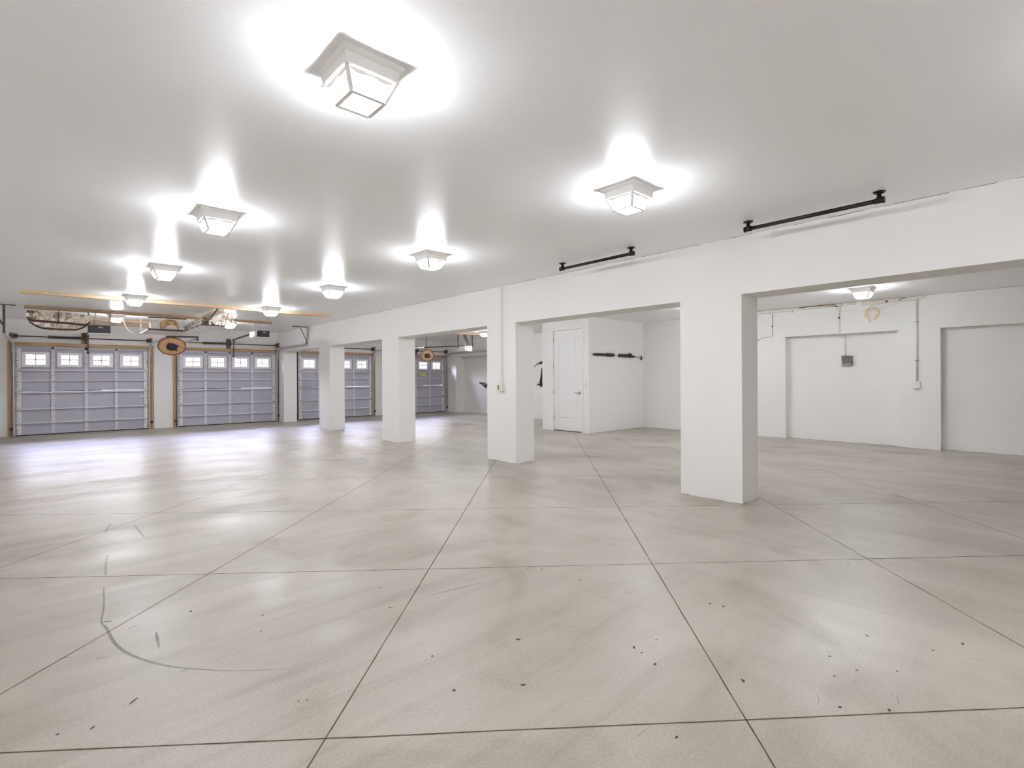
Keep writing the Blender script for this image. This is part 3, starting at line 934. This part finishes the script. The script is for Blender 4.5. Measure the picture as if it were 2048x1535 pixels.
# ------------------------------------------------------------------ conduits, boxes and wires on the alcove wall
w1 = thing('wall_raceway', 'pale beige raceway tight under the ceiling, starting at the big pillar edge', 'conduit', (XR, 3.7, 2.61))
MB().box(-0.035, 0, -0.80, 1.6, -0.030, 0.022).build('channel', M['pvc'], w1, bevel=0.003)
MB().tube(smooth([(-0.04, -0.05, 0.01), (-0.05, -0.35, 0.018), (-0.05, -0.62, -0.01), (-0.05, -0.72, -0.04), (-0.05, -0.62, 0.02), (-0.045, -0.35, 0.02)]), 0.006, 6).build('loose_wire', M['rust'], w1)
MB().box(-0.045, 0, 0.08, 0.12, -0.06, -0.028).build('clip', M['pvc'], w1)
MB().box(-0.04, 0, -1.0, -0.86, -0.02, 0.02).build('junction', M['pvc'], w1)
w2 = thing('wall_raceway', 'pale beige raceway under the ceiling running past the yellow hose coil', 'conduit', (XR, 2.2, 2.595))
MB().box(-0.035, 0, -0.40, 0.40, -0.034, 0.026).build('channel', M['pvc'], w2, bevel=0.003)
MB().cyl((-0.02, -0.40, 0.0), (-0.03, -0.52, 0.022), 0.018, 10).build('stub_pipe', M['pvc'], w2)
MB().cyl((-0.035, 0.02, -0.005), (-0.042, 0.02, -0.005), 0.018, 12).build('knockout', M['seal'], w2)
MB().tube(smooth([(-0.04, -0.16, -0.01), (-0.045, -0.2, 0.02), (-0.045, -0.26, 0.025)]), 0.005, 6).build('loose_wire', M['rust'], w2)
vp = thing('conduit_drop', 'straight beige conduit dropping to the white outlet between two alcoves', 'conduit', (XR, 1.80, 1.16))
MB().cyl((-0.018, 0, 0), (-0.018, 0, 1.41), 0.0155, 12).build('pipe', M['pvc'], vp)
for z in (0.36, 1.03):
    MB().cyl((-0.018, 0, z - 0.008), (-0.018, 0, z + 0.008), 0.020, 12).box(-0.006, 0, -0.03, 0.03, z - 0.008, z + 0.008).build('pipe_strap', M['greyplate'], vp)
MB().ball((-0.02, 0.0, 1.42), 0.028, sq=(0.8, 1, 1)).build('elbow', M['pvc'], vp)
wo = thing('outlet_box', 'white outlet box under the straight conduit between two alcoves', 'outlet', (XR, 1.807, 1.104))
MB().box(-0.05, 0, -0.052, 0.052, -0.058, 0.058).build('box', M['white'], wo, bevel=0.004)
MB().box(-0.053, -0.05, -0.02, 0.02, -0.035, 0.035).build('socket', M['ivory'], wo)
gp = thing('conduit_drop', 'thin beige conduit bending into the alcove above the grey box', 'conduit', (XR, 2.965, 2.065))
MB().tube([(-0.015, 0, 0.50), (-0.015, 0, 0.01), (-0.012, 0, -0.015), (0.06, -0.03, -0.035), (0.135, -0.055, -0.05), (0.138, -0.06, -0.10), (0.138, -0.06, -0.42)], 0.010, 10).build('pipe', M['pvc'], gp)
MB().ball((-0.028, 0, 0.30), 0.018).build('wire_nut', M['seal'], gp)
MB().box(-0.03, 0, -0.02, 0.04, 0.44, 0.50).build('coupling', M['pvc'], gp)
gb = thing('junction_box', 'weathered grey metal box mounted inside the alcove', 'electrical box', (XR + 0.15, 2.872, 1.553))
MB().box(-0.06, 0, -0.087, 0.087, -0.090, 0.092).build('housing', M['greybox'], gb, bevel=0.004)
MB().box(-0.066, -0.06, -0.075, 0.075, -0.080, -0.060).build('lip', M['greyplate'], gb)
MB().box(-0.066, -0.06, 0.070, 0.082, -0.075, 0.02).build('edge', M['greyplate'], gb)
# yellow hose coil
hc = thing('hose_coil', 'pale yellow hose looped on the wall below the raceway', 'hose', (XR, 2.445, 2.40))
pts = []
for i in range(31):
    g = PI / 2 + 0.45 + (2 * PI - 0.9 - 0.55) * i / 30 + 0.30
    pts.append((-0.035 - 0.01 * math.sin(g * 2), -0.105 * math.cos(g + PI), 0.115 * math.sin(g + PI) + (0.0)))
loop = []
for i in range(33):
    g = -PI / 2 + 0.5 + (2 * PI - 1.0) * i / 32
    loop.append((-0.035, 0.102 * math.cos(g), 0.10 * math.sin(g)))
loop = [(-0.03, 0.028, -0.155)] + loop + [(-0.03, -0.040, -0.130)]
MB().tube(smooth(loop, 3), 0.016, 10).build('hose', M['hose'], hc)
loop2 = [(p[0] - 0.02, p[1] * 0.92 - 0.006, p[2] * 0.92 + 0.012) for p in loop[3:-3]]
MB().tube(smooth(loop2, 3), 0.014, 10).build('hose', M['hose'], hc)
MB().tube([(-0.012, 0, 0.09), (-0.03, 0, 0.12), (-0.012, 0, 0.165)], 0.006, 6).build('hook', M['pvc'], hc)


def wire(name, label, pts, r, mat, nodes=()):
    o = thing(name, label, 'wire', pts[0])
    p0 = Vector(pts[0])
    MB().tube([Vector(p) - p0 for p in smooth(pts, 4)], r, 6).build('strand', mat, o)
    for q in nodes:
        MB().ball(Vector(q) - p0, 0.011).build('staple', M['seal'], o)
    return o


wire('wall_wire', 'thin pale wire sagging behind the yellow hose coil', [(XR - 0.012, 2.97, 2.50), (XR - 0.012, 2.75, 2.475), (XR - 0.012, 2.56, 2.46), (XR - 0.012, 2.30, 2.475), (XR - 0.012, 2.03, 2.545)], 0.004, M['pvc'])
wz = thing('wall_wire', 'thin grey wire stapled down the wall close to the big pillar edge', 'wire', (XR, 4.174, 2.58))
MB().tube([(-0.008, 0, 0), (-0.008, 0, -0.28), (-0.008, 0, -0.495), (-0.008, 0.02, -0.50), (-0.008, 0.16, -0.50), (-0.008, 0.30, -0.555)], 0.0045, 6).build('strand', M['greyplate'], wz)
for y, z in ((0.0, -0.28), (0.29, -0.552), (0.05, 0.0)): MB().ball((-0.010, y, z), 0.012).build('staple', M['seal'], wz)

# ------------------------------------------------------------------ dark rod-like tools hung on walls
def rod_tool(label, loc, pts_build, group='dark wall-hung tools'):
    t = thing('wall_tool', label, 'tool', loc, 0, group)
    pts_build(t)
    return t


def tool_a(t):
    # long tapered, knurled shaft with a thick grip and a thin tip
    g = MB(); pts, rs = [], []
    for i in range(41):
        x = i / 40 * 0.50
        pts.append((x, 0, 0)); rs.append(0.012 + 0.020 * min(1, x / 0.12) * (0.86 + 0.14 * math.sin(x * 95)))
    g.tube(pts, rs, 12); g.build('shaft', M['tool'], t)
    g = MB(); pts, rs = [], []
    for i in range(25):
        x = 0.50 + i / 24 * 0.27
        pts.append((x, 0, 0)); rs.append(0.036 + 0.007 * math.sin((x - 0.5) * 70))
    g.tube(pts, rs, 12); g.build('grip', M['tool'], t)
    MB().cyl((0.77, 0, -0.008), (1.01, 0, -0.008), 0.006, 8).build('tip', M['steel'], t)
    MB().cyl((0.12, 0, -0.02), (0.12, 0.04, -0.02), 0.006, 6).cyl((0.62, 0, -0.03), (0.62, 0.04, -0.03), 0.006, 6).build('wall_hook', M['darkiron'], t)


def tool_b(t):
    g = MB(); pts, rs = [], []
    for i in range(25):
        x = i / 24 * 0.36
        pts.append((x, 0, 0)); rs.append(0.037 * (0.75 + 0.25 * min(1, x / 0.03)) + 0.003 * math.sin(x * 60))
    g.tube(pts, rs, 12); g.build('grip', M['tool'], t)
    MB().ball((0.44, 0, 0.012), 0.066, sq=(1.2, 0.6, 0.85)).cyl((0.36, 0, -0.005), (0.60, 0, -0.012), 0.03, 12).build('reel', M['tool'], t)
    MB().cyl((0.60, 0, -0.012), (0.88, 0, -0.026), 0.014, 10).build('shaft', M['greyplate'], t)
    MB().cyl((0.93, 0, 0.012), (0.93, 0, -0.075), 0.014, 10).ball((0.93, 0, -0.070), 0.030, sq=(1.3, 0.6, 0.6)).build('guide', M['tool'], t)
    MB().cyl((0.88, 0, -0.028), (1.05, 0, -0.036), 0.006, 8).cyl((0.20, 0, -0.02), (0.20, 0.04, -0.02), 0.006, 6).build('tip', M['steel'], t)


rod_tool('dark ribbed rod-like tool hung level on the closet wall, beside the white door', (9.05, YB - 0.035, 1.785), tool_a)
rod_tool('dark rod-like tool with a round bump hung level near the closet wall corner', (10.03, YB - 0.035, 1.782), tool_b)


def tool_c(t):
    MB().tube([(0, -0.30, 0.02), (0, -0.10, 0.015), (0, 0.0, 0.0), (0, 0.05, 0.0), (0, 0.13, -0.03), (0, 0.25, -0.12), (0, 0.34, -0.26)], [0.05, 0.045, 0.030, 0.014, 0.010, 0.009, 0.007], 10).build('arm', M['tool'], t)
    MB().tube([(0, -0.10, -0.16), (0, -0.08, -0.40), (0, -0.04, -0.58), (0, -0.06, -0.67)], [0.022, 0.034, 0.040, 0.045], 10).build('handle', M['tool'], t)
    MB().ball((0, -0.05, -0.67), 0.05).ball((0, 0.07, -0.655), 0.034, sq=(0.7, 1.7, 0.7)).build('knob', M['tool'], t)


rod_tool('dark hooked tool with a curved arm, glimpsed in the gap beside the closet', (XR - 0.035, 10.93, 1.71), tool_c)


def tool_d(t):
    MB().tube([(0, 0.10, 0.045), (0, 0.0, 0.02), (0, -0.10, -0.005)], [0.030, 0.036, 0.040], 10).build('grip', M['tool'], t)
    MB().ball((0, -0.13, -0.01), 0.075, sq=(0.5, 0.9, 1.0)).tube([(0, -0.10, 0.0), (0, -0.30, -0.03), (0, -0.9, -0.04)], [0.05, 0.04, 0.02], 10).cyl((0, -0.18, -0.03), (0, -0.23, -0.12), 0.028, 10).build('body', M['tool'], t)
    MB().cyl((0.0, -0.05, 0), (0.04, -0.05, 0), 0.008, 6).build('wall_hook', M['darkiron'], t)


rod_tool('dark tool on the far bright wall, half covered by the conduit pillar', (XR + 0.35 - 0.035, 14.20, 1.05), tool_d)

# ------------------------------------------------------------------ garage door openers
def opener(label, loc, w_, rail_to, straps, side=True, white=False):
    t = thing('door_opener', label, 'garage door opener', loc, 0, 'garage door openers')
    d, h = 0.32, 0.15
    MB().box(-w_ / 2, w_ / 2, -d / 2, d / 2, -h / 2, h / 2).build('housing', M['white'] if white else M['openerblack'], t, bevel=0.008)
    MB().box(-w_ / 2 - 0.004, w_ / 2 + 0.004, -d / 2 - 0.004, d / 2 + 0.12, -h / 2 - 0.022, -h / 2).build('light_cover', M['white'], t, bevel=0.006)
    if side: MB().box(-w_ / 2 - 0.06, -w_ / 2, -d / 2 + 0.03, d / 2 + 0.1, -h / 2, h / 2 - 0.02).build('side_cover', M['white'], t, bevel=0.006)
    MB().box(-0.02, 0.05, -d / 2 - 0.005, -d / 2, 0.02, 0.045).build('button_plate', M['greyplate'], t)
    p = Vector(rail_to) - Vector(loc)
    MB().bar((0, d / 2, h / 2 + 0.012), p, 0.035, 0.03).build('rail', M['darkiron'], t)
    for a, c in straps:
        MB().bar(a, c, 0.045 if white else 0.028, 0.005, up=(0, 1, 0)).build('hanging_strap', M['galv'] if not white else M['darkiron'], t)
    MB().tube(smooth([(-w_ * 0.2, -d / 2 + 0.02, h / 2), (-w_ * 0.25, -d / 2, h / 2 + 0.12), (-w_ * 0.1, -0.02, h / 2 + 0.28), (0.02, 0, H - loc[2])]), 0.005, 6).build('power_cord', M['cord'], t)
    return t


hz = H - 2.24
opener('black garage door opener hanging beside the camouflage bundle', (0.70, 12.80, 2.24), 0.33, (0.64, YG - 0.14, 2.36),
       [((-0.15, 0.05, 0.075), (-0.15, 0.2, hz)), ((0.16, 0.05, 0.075), (0.19, 0.2, hz))], side=False)
opener('small black garage door opener hanging near the pillar row corner', (3.74, 13.05, 2.335), 0.27, (3.78, YG - 0.14, 2.36),
       [((-0.14, 0.0, 0.07), (-0.20, 0.0, H - 2.335)), ((0.12, 0.0, 0.07), (0.13, 0.0, H - 2.335))])
opener('white garage door opener on dark straps, seen under the header before the stickered door', (9.55, 12.62, 2.185), 0.20, (9.83, YG - 0.14, 2.37),
       [((-0.26, 0.1, 0.0), (-0.24, 0.1, H - 2.222)), ((0.0, -0.1, 0.08), (-0.10, 0.0, H - 2.222)), ((0.03, -0.1, 0.08), (-0.06, 0.0, H - 2.222)), ((0.16, -0.1, 0.05), (0.22, 0.0, H - 2.222))], white=True)
tag(MB().box(9.15, 10.15, 12.50, 12.66, H - 0.03, H).build('mounting_board', M['pine']), 'short wooden board on the ceiling holding the white opener', 'timber')
# door arms hanging from the rails
for x in (0.66, 3.80):
    lab = 'thin dark emergency arm before the camouflage-side garage door' if x < 2 else 'thin dark emergency arm before the fully visible garage door'
    o = thing('release_arm', lab, 'door arm', (x, YG - 0.17, 2.305), 0)
    MB().bar((0, 0, 0), (0, 0.06, -0.40), 0.022, 0.012, up=(0, 1, 0)).build('arm', M['darkiron'], o)
    MB().ball((0, 0.06, -0.40), 0.025).build('handle', M['strap'], o)
    MB().box(-0.02, 0.02, -0.02, 0.02, -0.02, 0.03).build('trolley', M['darkiron'], o)

# ------------------------------------------------------------------ camouflage bundle under the timber
cb = thing('camouflage_bundle', 'boat-shaped camouflage fabric bundle hung by straps below the brown timber', 'bundle', (0.12, 12.72, 2.16))
NX = 26
def hull(u, sc_=1.0):
    """cross-section ring of the bundle at u in 0..1 along x"""
    x = -0.44 + 0.88 * u
    zt = 0.335 + 0.02 * (1 - u)
    e = (2 * u - 1)
    zb = 0.015 + 0.17 * abs(e) ** 3.2 + (0.05 if u < 0.02 else 0)
    wdt = 0.20 * (1 - 0.35 * abs(e) ** 3)
    ring = []
    for j in range(17):
        g = PI * j / 16
        y = -wdt * math.cos(g)
        z = zt - (zt - zb) * (math.sin(g) ** 0.55)
        ring.append((x, y, z + 0.004 * math.sin(9 * x + 5 * g)))
    return ring
rows = [hull(i / NX) for i in range(NX + 1)]
hb_ = MB().grid(rows)
for r in (rows[0], rows[-1]): hb_.poly(r)
hb_.grid([[r[0] for r in rows], [(r[0][0], 0, r[0][2] - 0.03) for r in rows], [r[-1] for r in rows]])
hb_.build('fabric', M['camo'], cb)


def on_front(u, z):
    """front surface point of the bundle at height z"""
    r = hull(u)
    best = min(r[:9], key=lambda p: abs(p[2] - z))
    return (best[0], best[1] - 0.008, z)


def belt(zf, hh, name):
    top, bot = [], []
    for i in range(NX + 1):
        u = i / NX
        z = zf(u)
        r = hull(u)
        zlo = min(p[2] for p in r)
        if z - hh < zlo + 0.004: z = zlo + hh + 0.004
        x = r[0][0]
        # y on the front side by interpolation
        def yy(zz):
            for a, c in zip(r[:8], r[1:9]):
                if a[2] >= zz >= c[2]:
                    f = (a[2] - zz) / max(1e-6, a[2] - c[2]); return a[1] + (c[1] - a[1]) * f
            return r[8][1] if zz < r[8][2] else r[0][1]
        top.append((x, yy(z) - 0.007, z)); bot.append((x, yy(z - hh) - 0.007, z - hh))
    MB().grid([top, bot]).build(name, M['strap'], cb, solid=0.006)


belt(lambda u: 0.190 - 0.035 * u + 0.05 * max(0, 0.1 - u) * 10 * 0.6, 0.034, 'strap')
belt(lambda u: 0.050 + 0.03 * abs(2 * u - 1) ** 2, 0.020, 'strap')
MB().bar((-0.02, -0.215, 0.17), (-0.015, -0.205, 0.34), 0.016, 0.006, up=(0, 1, 0)).bar((-0.015, -0.205, 0.34), (0.0, 0.25, H - 2.16 - 0.06), 0.016, 0.006, up=(0, 1, 0)).build('strap', M['strap'], cb)
for x in (-0.24, -0.09, 0.03, 0.13):
    MB().box(x - 0.027, x + 0.027, -0.228, -0.20, 0.178 - 0.03 * x, 0.222 - 0.03 * x).build('patch', M['paper'], cb)
MB().box(-0.21, -0.13, -0.216, -0.19, 0.07, 0.125).build('patch', M['winframe'], cb)
MB().box(-0.34, -0.27, -0.216, -0.18, 0.10, 0.145).build('patch', M['paper'], cb)
for x in (-0.36, -0.42):
    MB().cyl((x, -0.20 + (0.04 if x < -0.4 else 0), 0.325), (x, -0.17, 0.325), 0.016, 12).build('grommet', M['seal'], cb)
MB().box(-0.446, -0.405, -0.19, -0.15, 0.235, 0.30).build('buckle', M['winframe'], cb)

# ------------------------------------------------------------------ hanging shelf with its load
hs = thing('hanging_shelf', 'white L-shaped shelf hung by chains below the ceiling between two garage doors', 'shelf', (2.0, 12.6, 2.30))
ZS = 2.30
MB().box(1.48 - 2.0, 2.12 - 2.0, 12.78 - 12.6, 14.1 - 12.6, -0.012, 0.012).build('board', M['board'], hs, bevel=0.002)
MB().box(2.12 - 2.0, 2.52 - 2.0, 11.1 - 12.6, 14.1 - 12.6, -0.012, 0.012).build('board', M['board'], hs, bevel=0.002)
MB().box(1.48 - 2.0, 2.11 - 2.0, 12.765 - 12.6, 12.78 - 12.6, -0.016, 0.016).box(2.105 - 2.0, 2.12 - 2.0, 11.1 - 12.6, 12.78 - 12.6, -0.016, 0.016).box(2.105 - 2.0, 2.52 - 2.0, 11.085 - 12.6, 11.1 - 12.6, -0.016, 0.016).build('edge_rail', M['darkiron'], hs)


def chain(p, q):
    p, q = Vector(p), Vector(q)
    n = max(3, int((q - p).length / 0.045))
    mb = MB()
    for i in range(n):
        a, c = p.lerp(q, i / n), p.lerp(q, (i + 1) / n)
        m_ = (a + c) / 2; hl = (c - a).length / 2 * 1.15
        ring = []
        for j in range(10):
            g = 2 * PI * j / 10
            r0 = 0.010 * math.cos(g)
            ring.append(m_ + Vector(((r0 if i % 2 else 0), (0 if i % 2 else r0), hl * math.sin(g))))
        mb.tube(ring, 0.003, 5, closed=True)
    mb.build('chain', M['galv'], hs)


hzr = H - ZS
for x, y in ((1.50 - 2.0, 12.80 - 12.6), (2.10 - 2.0, 12.82 - 12.6), (2.50 - 2.0, 11.12 - 12.6), (2.50 - 2.0, 14.05 - 12.6), (1.50 - 2.0, 14.05 - 12.6)):
    chain((x, y, 0.0), (x, y, hzr))

# load of the shelf
o = thing('paper_bundle', 'cream paper bundle standing on the hanging shelf, next to the tan arched carton', 'paper', (1.63, 12.90, ZS + 0.014))
MB().box(-0.10, 0.03, -0.08, 0.10, 0.0, 0.145).build('stack', M['paper'], o, bevel=0.006)
MB().poly([(-0.13, -0.085, 0.15), (0.03, -0.085, 0.17), (0.03, 0.02, 0.175), (-0.13, 0.02, 0.155)]).build('loose_sheet', M['paper'], o, solid=0.004)
MB().box(0.035, 0.06, -0.09, 0.10, 0.0, 0.16).build('folder', M['winframe'], o, bevel=0.003)
o = thing('arched_carton', 'tan cardboard bent into an arch on the hanging shelf', 'carton', (1.86, 12.93, ZS + 0.014))
ys = (-0.12, -0.04, 0.05, 0.14)
rows = [[(0.165, y, 0.0) for y in ys]]
for i in range(15):
    g = PI * i / 14
    rows.append([(0.165 * math.cos(g), y, 0.06 + 0.165 * math.sin(g) ** 0.8) for y in ys])
rows.append([(-0.165, y, 0.0) for y in ys])
ar = MB().grid(rows)
ar.poly([r[0] for r in rows]); ar.poly([r[-1] for r in rows])
ar.build('sleeve', M['card'], o)
MB().tube([(0.03 + 0.085 * math.cos(2 * PI * j / 20), -0.127, 0.145 + 0.045 * math.sin(2 * PI * j / 20)) for j in range(20)], 0.006, 6, closed=True).build('opening_rim', M['brownedge'], o)
b_ = MB(); rows = []
for i in range(13):
    g = PI * i / 12
    rows.append([(0.105 * math.cos(g) + 0.03, y, 0.105 * math.sin(g)) for y in (-0.150, -0.119)])
b_.grid(rows); b_.poly([r[0] for r in rows]); b_.poly([r[1] for r in rows])
b_.build('cream_insert', M['paper'], o)
o = MB().cyl((1.49, 12.86, 2.555), (2.17, 12.86, 2.560), 0.011, 10).cyl((1.50, 12.86, 2.555), (1.50, 12.86, 2.60), 0.004, 6).cyl((2.10, 12.86, 2.560), (2.10, 12.86, 2.60), 0.004, 6)
tag(o.build('black_rod', M['darkiron']), 'thin black rod slung level above the tan arched carton', 'rod')
o = thing('canvas_roll', 'long pale canvas panel lying sloped on the hanging shelf', 'canvas', (2.40, 11.9, ZS + 0.02))
MB().grid([[(-0.10, -0.78, 0.285), (0.02, -0.78, 0.30), (0.14, -0.78, 0.24)], [(-0.14, 0.0, 0.21), (0.02, 0.0, 0.235), (0.14, 0.0, 0.18)], [(-0.17, 0.85, 0.15), (0.02, 0.85, 0.17), (0.14, 0.85, 0.10)]]).build('panel', M['canvas'], o, solid=0.012)
MB().box(-0.13, 0.13, -0.6, 0.8, -0.008, 0.10).build('roll', M['canvas'], o, bevel=0.03)
# leafy netting draped on the edge of the shelf: one crumpled sheet
rows = []
random.seed(11)
for i in range(41):
    y = 11.05 + 1.75 * i / 40
    row = []
    for j in range(9):
        f = j / 8
        x = 2.09 + 0.13 * f + random.uniform(-0.012, 0.012)
        z = ZS - 0.02 + (0.17 - 0.02 * i / 40) * math.sin(f * PI * 0.62) + random.uniform(-0.018, 0.018)
        row.append((x, y + random.uniform(-0.012, 0.012), z))
    rows.append(row)
o = MB().grid(rows, smooth=False).build('camouflage_netting', M['camo2'], solid=0.010)
tag(o, 'crumpled brown and white camouflage netting draped along the hanging shelf edge', 'netting')
rows = []
for i in range(17):
    x = 2.24 + 0.42 * i / 16
    rows.append([(x + random.uniform(-0.012, 0.012), 11.04 + 0.02 * math.sin(i) + 0.05 * (j / 5), ZS + 0.0 + (0.09 + 0.17 * math.sin(i / 16 * 2.2)) * (j / 5) + random.uniform(-0.03, 0.03)) for j in range(6)])
o = MB().grid(rows, smooth=False).build('camouflage_netting', M['camo3'], solid=0.010)
tag(o, 'pale ragged netting bunched at the lantern end of the hanging shelf', 'netting')
hk = MB().tube([(2.335, 10.84, 2.60), (2.325, 10.88, 2.56), (2.27, 10.95, 2.47), (2.26, 10.97, 2.44)], 0.013, 8).ball((2.335, 10.84, 2.598), 0.022)
tag(hk.build('hanger_arm', M['darkiron']), 'dark metal arm tying the netting up to the pale pine board', 'bracket')
wire('hanging_wire', 'loose grey cord dangling between the black opener and the hanging shelf', [(1.17, 13.9, H), (1.19, 13.9, 2.50), (1.235, 13.9, 2.39), (1.33, 13.9, 2.29), (1.42, 13.9, 2.262), (1.49, 13.9, 2.285)], 0.006, M['cord'])

# ------------------------------------------------------------------ tan discs with dark hubs
def disc(label, loc, rad, nrm, stem):
    t = thing('hanging_disc', label, 'disc', loc, 0, 'tan discs with dark hubs')
    n_ = Vector(nrm).normalized()
    R = Vector((0, 0, 1)).rotation_difference(n_).to_matrix()
    def tr(mb):
        mb.v = [tuple(R @ Vector(p)) for p in mb.v]; return mb
    mb = MB(); rows = []
    prof = [(0.30, 0.012), (0.5, 0.012), (0.8, 0.004), (1.0, -0.006), (1.0, -0.018), (0.5, -0.006), (0.0, -0.004)]
    for r_, z in prof:
        rows.append([(rad * r_ * math.cos(2 * PI * j / 40), rad * r_ * math.sin(2 * PI * j / 40), z) for j in range(41)])
    mb.grid(rows); tr(mb).build('brim', M['tan'], t)
    ring = [(rad * math.cos(2 * PI * j / 40), rad * math.sin(2 * PI * j / 40), -0.010) for j in range(40)]
    tr(MB().tube(ring, 0.011, 6, closed=True)).build('edging', M['brownedge'], t)
    hb2 = MB(); rows = []
    for i in range(7):
        g = PI / 2 * i / 6
        rows.append([(rad * 0.42 * math.cos(g) * math.cos(2 * PI * j / 28), rad * 0.42 * math.cos(g) * math.sin(2 * PI * j / 28), 0.012 + 0.05 * math.sin(g)) for j in range(29)])
    hb2.grid(rows)
    for g in (1.9, 0.2, -1.0):
        hb2.bar((rad * 0.36 * math.cos(g), rad * 0.36 * math.sin(g), 0.022), (rad * 0.55 * math.cos(g), rad * 0.55 * math.sin(g), 0.022), 0.022, 0.012)
    tr(hb2).build('hub', M['hub'], t)
    for g in (0.1, 1.3, 2.6, 3.9, 5.2):
        tr(MB().box(rad * math.cos(g) - 0.010, rad * math.cos(g) + 0.010, rad * math.sin(g) - 0.010, rad * math.sin(g) + 0.010, -0.022, 0.008)).build('edge_clip', M['brownedge'], t)
    if stem:
        MB().cyl((0, 0.05, 0.0), (0, 0.05, H - loc[2]), 0.011, 8).build('stem', M['darkiron'], t)
    return t


disc('larger tan disc with a dark hub hanging between the first two garage doors', (1.965, 13.25, 1.982), 0.252, (-0.10, -0.62, -0.62), False)
disc('smaller tan disc with a dark hub hanging before the stickered garage door', (8.72, 13.55, 1.968), 0.198, (-0.45, -0.70, -0.45), True)
